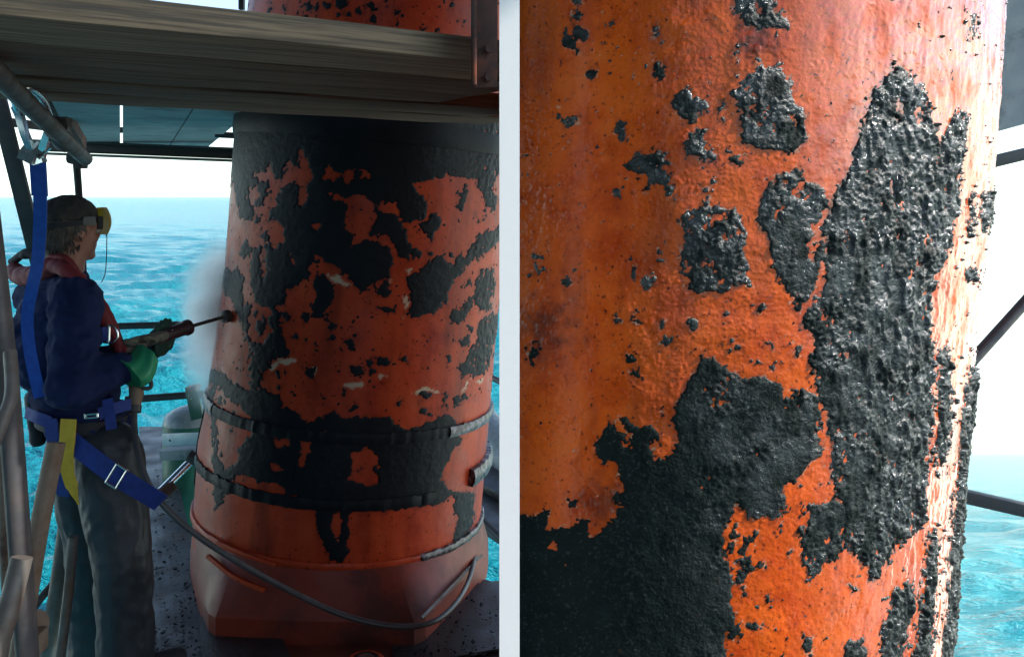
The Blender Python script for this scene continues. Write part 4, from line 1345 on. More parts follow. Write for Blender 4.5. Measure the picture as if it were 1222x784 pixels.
# ------------------------------------------------------------------ working floor
def plate(name, pts, z, th, m, parent=None):
    bm = bmesh.new()
    hi = [bm.verts.new(Vector((*p.xy, z))) for p in pts]
    lo = [bm.verts.new(Vector((*p.xy, z - th))) for p in pts]
    bm.faces.new(hi)
    bm.faces.new(lo[::-1])
    n = len(hi)
    for k in range(n):
        bm.faces.new((hi[k], lo[k], lo[(k + 1) % n], hi[(k + 1) % n]))
    return link(name, mesh_bm(bm, smooth=False), m, parent)
fl = plate('platform_floor', [Vector((-1.62, 2.2, 0)), Vector((0.9, 2.2, 0)), Vector((0.9, 3.2, 0)), Vector((0.25, 3.60, 0)), Vector((-0.12, 3.85, 0)), Vector((-1.0, 3.9, 0)), Vector((-1.30, 3.5, 0))], -0.006, 0.06, M['floor_dark'])
tag(fl, 'dark wet steel floor of the working platform', kind='structure')
plate('floor_plate', [Vector((-1.62, 2.19, 0)), Vector((-1.62, -1.8, 0)), Vector((3.4, -1.8, 0)), Vector((3.4, 2.19, 0))], -0.006, 0.06, M['floor_dark'], fl)
plate('plank', [PZ(166, 509, 0), PZ(197, 509, 0), PZ(252, 742, 0), PZ(268, 800, 0), PZ(270, 1150, 0), PZ(118, 1150, 0), PZ(165, 800, 0)], 0.0, 0.05, M['floor_wet'], fl)
plate('floor_plate', [PZ(238, 738, 0.02), PZ(322, 729, 0.02), PZ(352, 800, 0.02), PZ(360, 900, 0.02), PZ(250, 900, 0.02)], 0.03, 0.012, M['floor_dark'], fl)
plate('floor_plate', [PZ(465, 742, 0), PZ(560, 700, 0), PZ(640, 690, 0), PZ(700, 760, 0), PZ(600, 776, 0), PZ(470, 800, 0)], 0.012, 0.01, M['floor_dark'], fl)
M['floor_red'] = mat('red_brown_plate', (0.17, 0.05, 0.028), (0.10, 0.03, 0.02), 0.4, 0.55, 5, bump=0.3, bscale=50)
plate('floor_plate', [PZ(322, 742, 0), PZ(470, 742, 0), PZ(480, 900, 0), PZ(362, 900, 0)], 0.006, 0.008, M['floor_red'], fl)
# pipe stub in front of the skirt
ps = empty('pipe_stub', P(437, 790, 3.16), 'ringed orange and black pipe stub on the floor before the red column', 'pipe')
cst = Vector((P(437, 784, 3.08).x, 3.06, -0.06))
for r, h, m in ((0.110, 0.10, M['floor_red']), (0.092, 0.112, M['tar_left']), (0.078, 0.120, M['paint_left']), (0.058, 0.126, M['tar_left']), (0.040, 0.130, M['rust'])):
    bm = bmesh.new()
    add_tube(bm, [cst + Vector((0, 0, -0.02)), cst + Vector((0, 0, h - 0.012)), cst + Vector((0, 0, h))], [r, r, r - 0.010], 32)
    link('ring', mesh_bm(bm, angle=0.6), m, ps)

# flakes of coating strewn over the wet plank
rf = random.Random(12)
bm = bmesh.new()
for k in range(520):
    y = rf.uniform(560, 790)
    x0, x1 = 178 + (y - 560) * 0.02, 209 + (y - 560) * 0.235
    if k % 3 == 0:
        x, y = rf.uniform(470, 600), rf.uniform(712, 790)
    else:
        x = rf.uniform(x0, x1)
    c = PZ(x, y, 0.004) + Vector((0, 0, 0.004 if x < 400 else 0.016))
    rr = rf.uniform(0.002, 0.007) * (1.8 if rf.random() < 0.1 else 1)
    n = rf.choice((4, 5, 6))
    a0_ = rf.uniform(0, 6)
    tilt = Vector((rf.uniform(-.4, .4), rf.uniform(-.4, .4)))
    ring = []
    for q in range(n):
        a = a0_ + 6.283 * q / n
        d = Vector((math.cos(a), math.sin(a), 0)) * rr * rf.uniform(0.6, 1.2)
        d.z = d.x * tilt.x + d.y * tilt.y
        ring.append(c + d)
    up = [bm.verts.new(p + Vector((0, 0, rr * 0.5))) for p in ring]
    dn = [bm.verts.new(p) for p in ring]
    bm.faces.new(up)
    for q in range(n):
        bm.faces.new((up[q], dn[q], dn[(q + 1) % n], up[(q + 1) % n]))
tag(link('coating_debris', mesh_bm(bm, smooth=False), M['tar_left']), 'black flakes of coating strewn over the wet walkway', 'debris', kind='stuff')

# ------------------------------------------------------------------ beyond the right column
G = 'boards under the staging beyond the orange column'
for k, (ya, yb, lb) in enumerate(((-30, 44.6, 'blue-grey board highest beyond the orange column'), (45, 114.6, 'blue-grey board second from the top beyond the orange column'),
                                  (115, 156, 'blue-grey board lowest of three beyond the orange column'))):
    yc = (ya + yb) / 2
    beam('staging_board', P(760, yc + 117, 4.2), P(1420, yc - 62, 4.4), 0.05, (yb - ya) / F * 4.3, M['ply'], label=lb, cat='board', group=G, bevel=0.004)
beam('cross_bar', P(760, 296, 4.4), P(1420, 136, 4.6), 0.06, 0.062, M['steel_dark'], label='dark straight bar below the blue-grey boards beyond the orange column', cat='bar')
tube('brace_tube', [P(860, 764, 3.4), P(1130, 464, 3.8), P(1420, 142, 4.4)], 0.026, M['tube_dark'], 'dark diagonal brace tube against the white sky', 'tube')
beam('guard_rail', P(700, 489, 4.3), P(1420, 653, 3.6), 0.05, 0.056, M['steel_dark'], label='dark square handrail over the bright water beyond the orange column', cat='rail')
# ================================================================== THE WORKER
FW = Vector((0.84, 0.54, 0)).normalized()      # the way the worker faces
RT = Vector((FW.y, -FW.x, 0))                  # his right hand side, towards the camera
UP = Vector((0, 0, 1))
BAS = Matrix((FW, RT, UP)).transposed()        # local x forward, y right, z up


def W(p, f=0, r=0, u=0):
    return Vector(p) + FW * f + RT * r + UP * u


HF = Vector((0.62, 0.78, 0.0)).normalized()      # the head is turned further from the camera
HR = Vector((HF.y, -HF.x, 0))
BASH = Matrix((HF, HR, UP)).transposed()


def WH(p, f=0, r=0, u=0):
    return Vector(p) + HF * f + HR * r + UP * u


head = P(84, 275, 3.12)
neck = P(78, 322, 3.13)
chest = P(74, 395, 3.13)
belly = P(90, 465, 3.12)
pelvis = P(108, 530, 3.10)
shR, shL = P(92, 358, 2.98), P(44, 352, 3.29)
elR, wrR = P(84, 460, 2.88), P(152, 438, 3.00)
elL, wrL = P(104, 440, 3.44), P(184, 418, 3.36)
hipR, hipL = P(128, 540, 3.02), P(96, 540, 3.18)
knR, knL = P(147, 665, 2.98), P(110, 665, 3.20)
anR, anL = P(151, 782, 3.02), P(112, 778, 3.24)
person = empty('person', Vector((anR.x * 0.5 + anL.x * 0.5, 3.12, 0.0)),
               'worker in navy overalls and blue safety harness aiming a water lance at the column', 'person')

# body: one continuous surface under the clothes
bm = bmesh.new()
add_ellipsoid(bm, WH(head, 0.0, 0, 0.022), 0.094, 0.074, 0.094, BASH)
add_ellipsoid(bm, WH(head, 0.030, 0, -0.045), 0.064, 0.056, 0.075, BASH)
add_ellipsoid(bm, WH(head, 0.094, 0, -0.020), 0.018, 0.014, 0.024, BASH, 2)      # nose
add_ellipsoid(bm, WH(head, 0.080, 0, 0.018), 0.020, 0.050, 0.014, BASH, 2)       # brow
add_ellipsoid(bm, WH(head, 0.078, 0, -0.062), 0.018, 0.026, 0.010, BASH, 2)      # mouth
add_ellipsoid(bm, WH(head, 0.070, 0, -0.096), 0.022, 0.026, 0.020, BASH, 2)      # chin
for sgn in (-1, 1):
    add_ellipsoid(bm, WH(head, 0.004, sgn * 0.074, -0.012), 0.020, 0.010, 0.032, BASH, 2)   # ears
    add_ellipsoid(bm, WH(head, 0.062, sgn * 0.038, -0.030), 0.026, 0.022, 0.022, BASH, 2)   # cheeks
capsule(bm, WH(head, -0.005, 0, -0.07), W(neck, 0, 0, -0.03), 0.056, 0.064)
for p, f, r, u in ((chest, 0.10, 0.17, 0.15), (belly, 0.11, 0.15, 0.15), (pelvis, 0.10, 0.155, 0.12)):
    add_ellipsoid(bm, p, f, r, u, BAS)
capsule(bm, chest + UP * 0.08, shR, 0.08, 0.055)
capsule(bm, chest + UP * 0.08, shL, 0.08, 0.055)
for a, b, c in ((shR, elR, wrR), (shL, elL, wrL)):
    capsule(bm, a, b, 0.050, 0.040)
    capsule(bm, b, c, 0.042, 0.029)
for a, b, c in ((hipR, knR, anR), (hipL, knL, anL)):
    capsule(bm, a, b, 0.078, 0.056)
    capsule(bm, b, c, 0.058, 0.040)
    capsule(bm, c - UP * 0.03, W(c, 0.12, 0, -0.05), 0.036, 0.028)
link('body', remesh(bm, 0.0085, 3), M['skin'], person)
for sgn in (-1, 1):
    bm = bmesh.new()
    add_ellipsoid(bm, WH(head, 0.088, sgn * 0.030, -0.004), 0.010, 0.012, 0.010, BASH, 2)
    link('eye', mesh_bm(bm), mat('eye', (0.6, 0.58, 0.55), rough=0.2) if sgn < 0 else bpy.data.materials['eye'], person)

# hair: cap of hair with tufts at the nape
bm = bmesh.new()
add_ellipsoid(bm, WH(head, -0.010, 0, 0.026), 0.100, 0.082, 0.098, BASH)
add_ellipsoid(bm, WH(head, -0.050, 0, -0.030), 0.052, 0.066, 0.062, BASH)
add_ellipsoid(bm, WH(head, -0.052, 0, -0.075), 0.032, 0.048, 0.032, BASH)
me = remesh(bm, 0.006, 2)
def comb(q):
    d = 0.006 * mnoise.noise(Vector((q.x * 90, q.y * 90, q.z * 25))) + 0.006 * mnoise.noise(q * 28)
    f, u = (q - head).dot(HF), (q - head).z
    if f > 0.03 and u < 0.055:                     # hairline: the front below the brow lies inside the head
        d -= 0.03
    if f > -0.012 and u < -0.02:
        d -= 0.03
    return d
push(me, comb)
link('hair', me, M['hair'], person)
rh = random.Random(5)
bm = bmesh.new()
for k in range(170):
    th = rh.uniform(1.35, 4.9)
    ph = rh.uniform(-0.75, 0.35)
    d = HF * math.cos(th) * math.cos(ph) + HR * math.sin(th) * math.cos(ph) + UP * math.sin(ph)
    c = head + Vector((0, 0, -0.004)) + HF * -0.012
    p0 = c + HF * d.dot(HF) * 0.094 + HR * d.dot(HR) * 0.078 + UP * d.dot(UP) * 0.098
    dr = (d * 0.35 + Vector((0, 0, -1)) + HF * rh.uniform(-0.5, 0.3) + HR * rh.uniform(-0.4, 0.4)).normalized()
    add_tube(bm, [p0, p0 + dr * 0.012, p0 + dr * 0.022 + d * 0.003], [0.0032, 0.0026, 0.0006], 5)
link('hair_tufts', mesh_bm(bm), M['hair'], person)['kind'] = 'stuff'

# cap, head band, raised yellow visor
bm = bmesh.new()
add_ellipsoid(bm, WH(head, -0.008, 0, 0.050), 0.104, 0.087, 0.082, BASH)
me = remesh(bm, 0.006, 2, 0.0035, 30)
push(me, lambda q: -0.022 if (q - head).z < 0.038 else 0.0)
link('cap', me, M['cap'], person)
bm = bmesh.new()
pts, nn = [], []
for k in range(33):
    a = 2 * math.pi * k / 32
    pts.append(WH(head, -0.008 + 0.106 * math.cos(a), 0.089 * math.sin(a), 0.030 + 0.012 * math.cos(a)))
    nn.append(HF * math.cos(a) + HR * math.sin(a))
add_ribbon(bm, pts, nn, 0.020, 0.004)
hb = link('head_band', mesh_bm(bm), M['webbing_black'], person)
bm = bmesh.new()
add_box(bm, WH(head, 0.028, 0.088, 0.036), 0.048, 0.010, 0.034, BASH, 0.005)
link('band_buckle', mesh_bm(bm), M['grey_plastic'], hb)
bm = bmesh.new()                                    # visor shell: a curved cup standing off the brow
grid = []
for i in range(9):
    u = -0.060 + 0.105 * i / 8
    row = []
    for j in range(13):
        a = -1.15 + 2.3 * j / 12
        k = 1 - 0.22 * ((i - 4) / 4.0) ** 2
        row.append(bm.verts.new(WH(head, 0.074 + 0.068 * k * math.cos(a * 0.9), 0.080 * k * math.sin(a), 0.030 + u + 0.010 * math.cos(a))))
    grid.append(row)
for i in range(8):
    for j in range(12):
        bm.faces.new((grid[i][j], grid[i][j + 1], grid[i + 1][j + 1], grid[i + 1][j]))
bmesh.ops.solidify(bm, geom=bm.faces[:], thickness=0.005)
vs = link('visor', mesh_bm(bm), M['yellow'], person)
bm = bmesh.new()
add_box(bm, WH(head, 0.072, 0.080, 0.028), 0.022, 0.010, 0.050, BASH, 0.006)
link('visor_hinge', mesh_bm(bm), M['webbing_black'], vs)
bm = bmesh.new()
add_tube(bm, spline([WH(head, 0.098, 0.078, -0.02), WH(head, 0.096, 0.080, -0.09), WH(head, 0.092, 0.078, -0.16), WH(head, 0.080, 0.075, -0.195)], 6), 0.0016, 6)
link('visor_cord', mesh_bm(bm), M['webbing_black'], vs)

# jacket of the overall
bm = bmesh.new()
add_ellipsoid(bm, W(chest, 0.0, 0, 0.03), 0.150, 0.215, 0.17, BAS)
add_ellipsoid(bm, W(chest, -0.03, 0, -0.05), 0.150, 0.205, 0.18, BAS)
add_ellipsoid(bm, belly, 0.150, 0.190, 0.16, BAS)
add_ellipsoid(bm, W(pelvis, -0.005, 0, 0.08), 0.145, 0.185, 0.09, BAS)
capsule(bm, W(neck, 0, 0, -0.06), chest, 0.080, 0.12)
capsule(bm, W(neck, 0, 0, -0.07), shR, 0.065, 0.082)
capsule(bm, W(neck, 0, 0, -0.07), shL, 0.065, 0.082)
capsule(bm, shR, elR, 0.086, 0.080)
capsule(bm, elR, W(wrR, -0.02, 0, 0), 0.083, 0.052)
capsule(bm, shL, elL, 0.084, 0.074)
capsule(bm, elL, W(wrL, -0.03, 0, 0), 0.074, 0.050)
link('jacket', remesh(bm, 0.0075, 3, 0.0105, 11.0, (1, 1, 1.5)), M['cloth_blue'], person)

# trousers
bm = bmesh.new()
add_ellipsoid(bm, W(pelvis, 0, 0, 0.0), 0.140, 0.180, 0.15, BAS)
for a, b, c, rr in ((hipR, knR, anR, 1.0), (hipL, knL, anL, 0.95)):
    capsule(bm, a, b, 0.122 * rr, 0.098 * rr)
    capsule(bm, b, c, 0.099 * rr, 0.098 * rr)
link('trousers', remesh(bm, 0.0080, 2, 0.0065, 10.0, (1, 1, 0.75)), M['trouser'], person)
for c in (anR, anL):
    bm = bmesh.new()
    g = Vector((c.x, c.y, 0.0))
    capsule(bm, g + UP * 0.12, W(g, 0, 0, 0.045), 0.055, 0.045)
    capsule(bm, W(g, -0.03, 0, 0.043), W(g, 0.17, 0, 0.040), 0.043, 0.040)
    me = remesh(bm, 0.009, 3)
    for v in me.vertices:
        v.co.z = max(v.co.z, 0.004)
    link('boot', me, M['webbing_black'], person)

# life jacket: padded collar round the neck and a red lung down the chest
def lung(pts, rad, nme, m, squash=0.6):
    bm = bmesh.new()
    add_tube(bm, spline(pts, 7), [rad[min(int(i / 7), len(rad) - 1)] for i in range((len(pts) - 1) * 7 + 1)], 14)
    return link(nme, remesh(bm, 0.006, 6, 0.0035, 16), m, lj)
lj = empty('life_jacket', neck)
lj.parent = person
lj.matrix_parent_inverse = world_of(person).inverted()
lung([P(16, 322, 3.28), P(26, 330, 3.20), P(44, 328, 3.12), P(64, 318, 3.03), P(84, 326, 2.98), P(104, 345, 2.99), P(122, 376, 3.02), P(136, 402, 3.04), P(146, 428, 3.06)],
     [0.034, 0.036, 0.034, 0.026, 0.022, 0.020, 0.019, 0.018, 0.016], 'collar_lung', M['red_cloth'])
lung([P(13, 314, 3.30), P(30, 303, 3.25), P(52, 306, 3.20), P(66, 312, 3.10), P(86, 330, 3.03), P(108, 352, 3.04), P(130, 392, 3.08), P(142, 425, 3.1)],
     [0.016, 0.020, 0.024, 0.022, 0.018, 0.018, 0.018, 0.016], 'collar_trim', M['webbing_black'])
lung([P(60, 306, 3.06), P(76, 309, 3.03), P(92, 326, 3.05), P(106, 340, 3.08), P(128, 372, 3.09), P(148, 420, 3.09)], [0.014, 0.016, 0.015, 0.014, 0.013, 0.012], 'inner_lung', M['red_cloth'])

# harness
hn = empty('harness', pelvis)
hn.parent = person
hn.matrix_parent_inverse = world_of(person).inverted()


def strap(nme, pts, w, m, nrm=None, th=0.004, n=7):
    bm = bmesh.new()
    p = spline(pts, n)
    add_ribbon(bm, p, nrm if nrm is not None else Vector((0.15, -1, 0.1)), w, th)
    return link(nme, mesh_bm(bm, angle=0.5), m, hn)


def buckle(nme, c, w, h, r, ang, parent):
    """open rectangular frame facing the camera"""
    bm = bmesh.new()
    cs, sn = math.cos(ang), math.sin(ang)
    cs4 = []
    for a, b in ((-1, -1), (1, -1), (1, 1), (-1, 1), (-1, -1)):
        x, z = a * w / 2, b * h / 2
        cs4.append(Vector(c) + Vector((x * cs - z * sn, 0, x * sn + z * cs)))
    for a, b in zip(cs4[:-1], cs4[1:]):
        capsule(bm, a, b, r, r, 8)
    return link(nme, mesh_bm(bm), M['chrome'], parent)


# waist belt all round
bm = bmesh.new()
pts, nn = [], []
for k in range(41):
    a = 2 * math.pi * k / 40
    c = P(100, 497, 3.11)
    pts.append(W(c, 0.158 * math.cos(a), 0.200 * math.sin(a), -0.012 * math.cos(a)))
    nn.append(FW * math.cos(a) + RT * math.sin(a))
add_ribbon(bm, pts, nn, 0.045, 0.006)
wb = link('waist_belt', mesh_bm(bm), M['webbing_black'], hn)
bm = bmesh.new()
add_box(bm, P(42, 500, 3.08), 0.05, 0.09, 0.20, Matrix.Rotation(-0.12, 3, 'Y') @ BAS, 0.02)
link('back_pad', remesh(bm, 0.008, 5, 0.003, 12), M['webbing_black'], hn)
strap('belt_webbing', [P(31, 492, 2.99), P(44, 498, 2.945), P(60, 504, 2.925)], 0.040, M['webbing'])
strap('belt_webbing', [P(118, 494, 2.885), P(134, 488, 2.91), P(156, 482, 2.965)], 0.040, M['webbing'], Vector((0.45, -1, 0)))
strap('belt_webbing', [P(128, 476, 2.90), P(131, 495, 2.89), P(133, 512, 2.89)], 0.034, M['webbing'], Vector((0.3, -1, 0)))
strap('belt_webbing', [P(60, 500, 2.90), P(66, 540, 2.90), P(76, 592, 2.95)], 0.050, M['webbing'], Vector((-0.2, -1, 0)))
strap('leg_strap', [P(84, 526, 2.872), P(112, 548, 2.858), P(138, 567, 2.852), P(166, 584, 2.864), P(192, 600, 2.905)], 0.064, M['webbing'], Vector((0.05, -1, 0.15)))
buckle('strap_buckle', P(139, 568, 2.838), 0.040, 0.072, 0.0045, -0.55, hn)
strap('strap_end', [P(82, 500, 2.868), P(80, 530, 2.862), P(80, 560, 2.864), P(88, 586, 2.87), P(94, 602, 2.872)], [0.056] * 8 + [0.052] * 7 + [0.044] * 5 + [0.034, 0.03, 0.026, 0.02, 0.015, 0.012, 0.008, 0.006, 0.004], M['webbing_yellow'], Vector((-0.1, -1, 0.1)))
buckle('belt_buckle', P(109, 496, 2.872), 0.042, 0.012, 0.004, 0.08, hn)
strap('shoulder_strap', [P(20, 402, 3.16), P(22, 372, 3.13), P(38, 352, 3.10)], 0.044, M['webbing'], Vector((-0.7, -0.7, 0.3)))
strap('shoulder_strap', [P(118, 404, 2.99), P(126, 398, 3.00), P(134, 396, 3.03)], 0.050, M['webbing'], Vector((0.4, -1, 0)))
bm = bmesh.new()                                   # D ring on the chest
dp = [P(126, 390, 2.975)] + [P(131 + 9.5 * math.sin(t), 399 - 10.5 * math.cos(t) , 2.975) for t in (math.pi * k / 10 for k in range(11))] + [P(124, 408, 2.975)]
add_tube(bm, dp, 0.0042, 8)
add_tube(bm, [P(130.5, 388, 2.975), P(129.5, 410, 2.975)], 0.0042, 8)
link('d_ring', mesh_bm(bm), M['chrome'], hn)

# gloves: palm, five bent fingers each, flared cuff on the near one
def glove(nme, palm, across, along, back, m, flip=1):
    """across = direction from index to little finger, along = finger direction before they curl, back = out of the back of the hand"""
    across, along, back = Vector(across).normalized(), Vector(along).normalized(), Vector(back).normalized()
    bm = bmesh.new()
    Bm = Matrix((across, along, back)).transposed()
    add_ellipsoid(bm, palm, 0.046, 0.050, 0.021, Bm, 2)
    for i, lg in enumerate((0.90, 1.0, 0.95, 0.78)):
        k0 = Vector(palm) + across * (-0.033 + 0.022 * i) + along * 0.040
        k1 = k0 + (along * 0.8 - back * 0.45).normalized() * 0.040 * lg
        k2 = k1 + (along * -0.1 - back).normalized() * 0.028 * lg
        k3 = k2 + (along * -0.9 - back * 0.35).normalized() * 0.022 * lg
        capsule(bm, k0, k1, 0.0112, 0.0102, 10)
        capsule(bm, k1, k2, 0.0102, 0.0095, 10)
        capsule(bm, k2, k3, 0.0095, 0.0085, 10)
    t0 = Vector(palm) - across * 0.036 - along * 0.018
    t1 = t0 + (-across * 0.6 + along * 0.7 - back * 0.5).normalized() * 0.036
    t2 = t1 + (across * 0.2 + along * 0.8 - back * 0.7).normalized() * 0.032
    capsule(bm, t0, t1, 0.014, 0.0115, 10)
    capsule(bm, t1, t2, 0.0115, 0.0095, 10)
    return link(nme, remesh(bm, 0.0042, 2), m, person)


LD = (P(228, 391, 3.44) - P(150, 416, 3.12)).normalized()       # lance axis
gR = glove('glove', P(166, 404, 3.115), LD, Vector((0.25, 0.35, 1.0)).cross(LD) * -1 + Vector((0.2, 0.75, 0.35)), Vector((-0.1, -0.8, 0.55)), M['glove_tan'])
gL = glove('glove', P(194, 412, 3.33), LD * -1, Vector((0.1, -0.35, 0.9)), Vector((0.1, -0.6, -0.75)), M['glove_dark'])
bm = bmesh.new()
capsule(bm, wrL, P(190, 415, 3.34), 0.036, 0.030)
capsule(bm, P(182, 400, 3.29), P(186, 396, 3.31), 0.016, 0.016)
link('cuff', remesh(bm, 0.006, 2), M['glove_dark'], gL)
# near cuff: loose flared rubber gauntlet
bm = bmesh.new()
ax0, ax1 = P(150, 446, 2.985), P(176, 424, 3.06)
ta = (ax1 - ax0).normalized()
u_ = ta.cross(UP).normalized()
v_ = ta.cross(u_)
rings = []
for i in range(13):
    t = i / 12
    c = ax0.lerp(ax1, t) + Vector((0.010, 0, -0.018)) * math.sin(t * math.pi)
    ring = []
    for k in range(40):
        a = 2 * math.pi * k / 40
        r = (0.066 - 0.016 * t) * (1 + 0.07 * math.sin(3 * a + 2 * t) + 0.05 * math.sin(7 * a + 5 * t))
        ring.append(bm.verts.new(c + (u_ * math.cos(a) + v_ * math.sin(a)) * r))
    rings.append(ring)
for i in range(12):
    for k in range(40):
        bm.faces.new((rings[i][k], rings[i][(k + 1) % 40], rings[i + 1][(k + 1) % 40], rings[i + 1][k]))
bm.faces.new(rings[-1])
bm.faces.new(rings[0][::-1])
link('cuff', mesh_bm(bm, angle=1.2), M['glove_green'], gR)
bm = bmesh.new()
add_ribbon(bm, spline([P(150, 434, 2.95), P(166, 428, 2.955), P(180, 424, 2.99)], 5), Vector((0, -1, 0.2)), [0.03] * 11, 0.004)
bm.free()

# ------------------------------------------------------------------ lanyard
ln = empty('safety_lanyard', P(42, 200, 2.62), 'bright blue lanyard hooked to the slanting tube and hanging down the worker\'s back', 'lanyard')
bm = bmesh.new()
add_ribbon(bm, spline([P(45, 192, 2.62), P(47, 215, 2.63), P(48, 250, 2.66), P(47, 285, 2.70), P(44, 318, 2.76), P(38, 345, 2.81), P(33, 375, 2.84), P(34, 405, 2.85), P(40, 440, 2.85), P(48, 474, 2.86)], 7),
           Vector((0.1, -1, 0.05)), 0.041, 0.004)
link('webbing', mesh_bm(bm, angle=0.5), M['lanyard'], ln)
bm = bmesh.new()
add_ribbon(bm, [P(45, 192, 2.612), P(46.5, 215, 2.622), P(47.5, 234, 2.64)], Vector((0.1, -1, 0.05)), 0.046, 0.012)
link('stitched_end', mesh_bm(bm, angle=0.5), M['lanyard'], ln)
bm = bmesh.new()
hk = [P(19, 128, 2.40), P(24, 140, 2.44), P(29, 158, 2.50), P(36, 176, 2.56)]
add_ribbon(bm, spline(hk, 5), Vector((0.1, -1, 0)), 0.022, 0.016)
add_ribbon(bm, spline([P(62, 146, 2.50), P(58, 158, 2.53), P(52, 176, 2.56), P(49, 190, 2.58)], 5), Vector((0.1, -1, 0)), 0.022, 0.016)
add_ribbon(bm, spline([P(30, 192, 2.57), P(36, 180, 2.565), P(46, 178, 2.565), P(54, 184, 2.57)], 5), Vector((0.1, -1, 0)), 0.045, 0.018)
add_ribbon(bm, [P(33, 186, 2.57), P(42, 192, 2.58), P(52, 188, 2.57)], Vector((0.1, -1, 0)), 0.030, 0.02)
hook = link('hook', mesh_bm(bm), M['chrome'], ln)
bm = bmesh.new()
add_tube(bm, spline([P(20, 130, 2.40), P(17, 118, 2.30), P(28, 104, 2.18), P(50, 118, 2.34), P(63, 148, 2.50)], 6), 0.009, 10)
link('gate', mesh_bm(bm), M['chrome'], hook)
bm = bmesh.new()
add_tube(bm, [P(45.5, 186, 2.555), P(45.5, 186, 2.545)], 0.004, 10)
link('rivet', mesh_bm(bm), M['steel_dark'], hook)

# ------------------------------------------------------------------ lance
la = empty('water_lance', P(170, 407, 3.2), 'high pressure water lance with dark red grip held by the worker', 'lance')
A0, A1, A2, A3 = P(138, 420, 3.07), P(184, 405, 3.26), P(226, 390, 3.40), P(268, 378, 3.56)
tube('stock', [A0, A0.lerp(A1, 0.5), A1], [0.016, 0.020, 0.021], M['steel_dark'], parent=la)
bm = bmesh.new()
add_tube(bm, [A1, A1.lerp(A2, 0.05), A1.lerp(A2, 0.5), A1.lerp(A2, 0.86), A1.lerp(A2, 0.9), A2], [0.020, 0.027, 0.026, 0.027, 0.033, 0.031], 20)
link('grip', mesh_bm(bm, angle=0.6), M['maroon'], la)
tube('rod', [A2, A3], 0.0075, M['steel_dark'], parent=la)
nz_d = (A3 - A2).normalized()
bm = bmesh.new()
add_tube(bm, [A3 - nz_d * 0.012, A3 - nz_d * 0.006, A3 + nz_d * 0.02, A3 + nz_d * 0.028], [0.012, 0.027, 0.027, 0.016], 20)
nzl = link('nozzle', mesh_bm(bm, angle=0.6), M['steel_dark'], la)
bm = bmesh.new()
add_tube(bm, [A3 - nz_d * 0.014, A3 - nz_d * 0.009], [0.008, 0.013], 12)
link('nozzle_insert', mesh_bm(bm), M['brass'], nzl)
tube('trigger_guard', [P(176, 446, 3.06), P(179, 452, 3.07), P(180, 462, 3.07), P(171, 463, 3.06), P(168, 456, 3.06)], 0.0075, M['steel_dark'], parent=la, n=4)
tube('valve', [P(160, 452, 3.07), P(163, 470, 3.06), P(161, 484, 3.05)], [0.02, 0.026, 0.02], M['galv_rust'], parent=la)
tube('coupling', [P(161, 484, 3.05), P(160, 492, 3.04)], 0.024, M['steel_dark'], parent=la)

# ------------------------------------------------------------------ hose
hp = [P(160, 490, 3.04), P(161, 515, 3.0), P(166, 545, 2.95), P(180, 582, 2.92), P(204, 612, 2.92), P(240, 642, 2.95), P(290, 674, 3.00), P(345, 704, 3.06), P(400, 730, 3.10), P(450, 744, 3.12), P(492, 747, 3.14),
      P(522, 739, 3.20), P(545, 718, 3.35), P(558, 695, 3.55), P(566, 668, 3.75), P(572, 640, 4.1)]
tube('pressure_hose', hp, 0.0105, M['hose'], 'grey pressure hose looping from the lance across the foot of the red column', 'hose', n=8, seg=12)

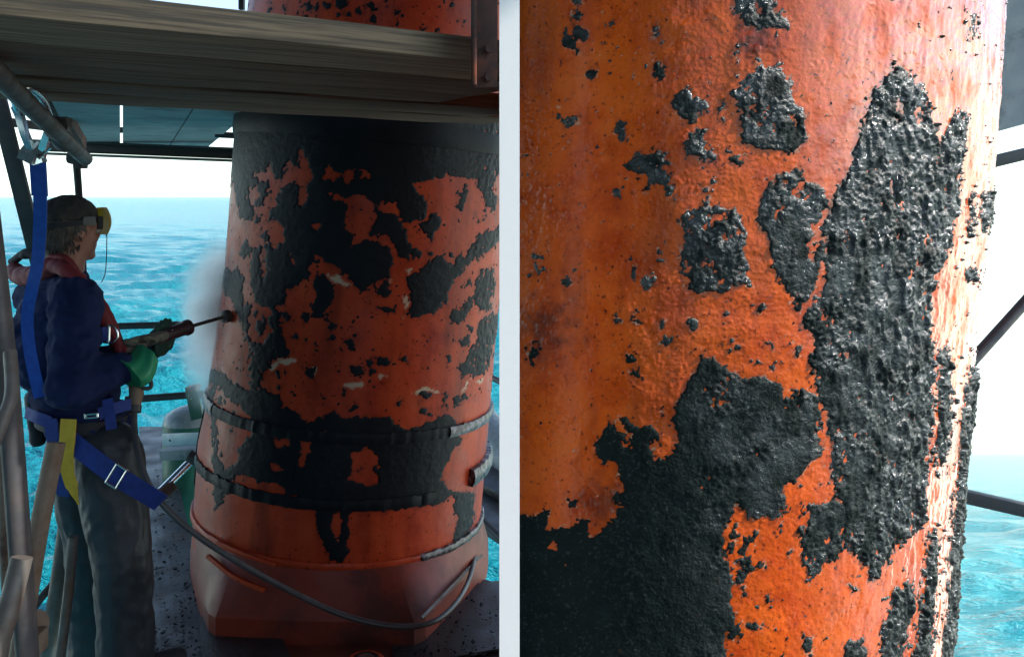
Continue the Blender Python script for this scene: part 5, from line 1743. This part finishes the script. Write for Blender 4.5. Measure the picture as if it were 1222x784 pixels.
# ------------------------------------------------------------------ water mist thrown back from the steel
bm = bmesh.new()
add_ellipsoid(bm, P(247, 372, 3.86), 0.30, 0.30, 0.62)
mist = link('water_mist', mesh_bm(bm), None)
tag(mist, 'white water mist thrown back where the jet hits the column', 'mist', kind='stuff')
m = bpy.data.materials.new('mist')
m.use_nodes = True
nt = m.node_tree
for n in list(nt.nodes):
    nt.nodes.remove(n)
o_ = nt.nodes.new('ShaderNodeOutputMaterial')
pv = nt.nodes.new('ShaderNodeVolumePrincipled')
pv.inputs['Color'].default_value = (1.0, 1.0, 1.0, 1)
pv.inputs['Anisotropy'].default_value = 0.7
tc = nt.nodes.new('ShaderNodeTexCoord')
L = nt.links.new
def ball(c, rad):
    s_ = nt.nodes.new('ShaderNodeVectorMath'); s_.operation = 'SUBTRACT'
    L(tc.outputs['Object'], s_.inputs[0]); s_.inputs[1].default_value = c
    d_ = nt.nodes.new('ShaderNodeVectorMath'); d_.operation = 'DIVIDE'
    L(s_.outputs[0], d_.inputs[0]); d_.inputs[1].default_value = rad
    l_ = nt.nodes.new('ShaderNodeVectorMath'); l_.operation = 'LENGTH'
    L(d_.outputs[0], l_.inputs[0])
    r_ = nt.nodes.new('ShaderNodeMapRange'); r_.interpolation_type = 'SMOOTHSTEP'
    r_.inputs['From Min'].default_value = 1.0; r_.inputs['From Max'].default_value = 0.0
    L(l_.outputs['Value'], r_.inputs['Value'])
    return r_.outputs[0]
b1 = ball(P(262, 352, 3.80), (0.19, 0.26, 0.30))
b2 = ball(P(256, 400, 3.84), (0.16, 0.26, 0.40))
ad = nt.nodes.new('ShaderNodeMath'); ad.operation = 'ADD'
L(b1, ad.inputs[0]); L(b2, ad.inputs[1])
nz = nt.nodes.new('ShaderNodeTexNoise'); nz.inputs['Scale'].default_value = 7.0; nz.inputs['Detail'].default_value = 4.0
L(tc.outputs['Object'], nz.inputs['Vector'])
mr = nt.nodes.new('ShaderNodeMapRange'); mr.inputs['From Min'].default_value = 0.32; mr.inputs['From Max'].default_value = 0.7
L(nz.outputs['Fac'], mr.inputs['Value'])
mu = nt.nodes.new('ShaderNodeMath'); mu.operation = 'MULTIPLY'
L(ad.outputs[0], mu.inputs[0]); L(mr.outputs[0], mu.inputs[1])
mk = nt.nodes.new('ShaderNodeMath'); mk.operation = 'MULTIPLY'; mk.inputs[1].default_value = 42.0
L(mu.outputs[0], mk.inputs[0])
L(mk.outputs[0], pv.inputs['Density'])
L(pv.outputs[0], o_.inputs['Volume'])
mist.data.materials.append(m)
# droplets in the mist
rd = random.Random(21)
bm = bmesh.new()
for k in range(900):
    c = A3 + Vector((rd.gauss(-0.05, 0.09), rd.gauss(0.1, 0.12), rd.gauss(-0.02, 0.17)))
    r = rd.uniform(0.0008, 0.0022)
    bmesh.ops.create_icosphere(bm, subdivisions=1, radius=r, matrix=Matrix.Translation(c))
wm_, nt_, b_ = new_mat('water_drops')
b_.inputs['Base Color'].default_value = (0.9, 0.95, 1, 1)
b_.inputs['Roughness'].default_value = 0.15
tag(link('spray_droplets', mesh_bm(bm), wm_), 'fine water droplets flying round the lance nozzle', 'droplets', kind='stuff')

bpy.data.scenes.remove(WORKSHOP)
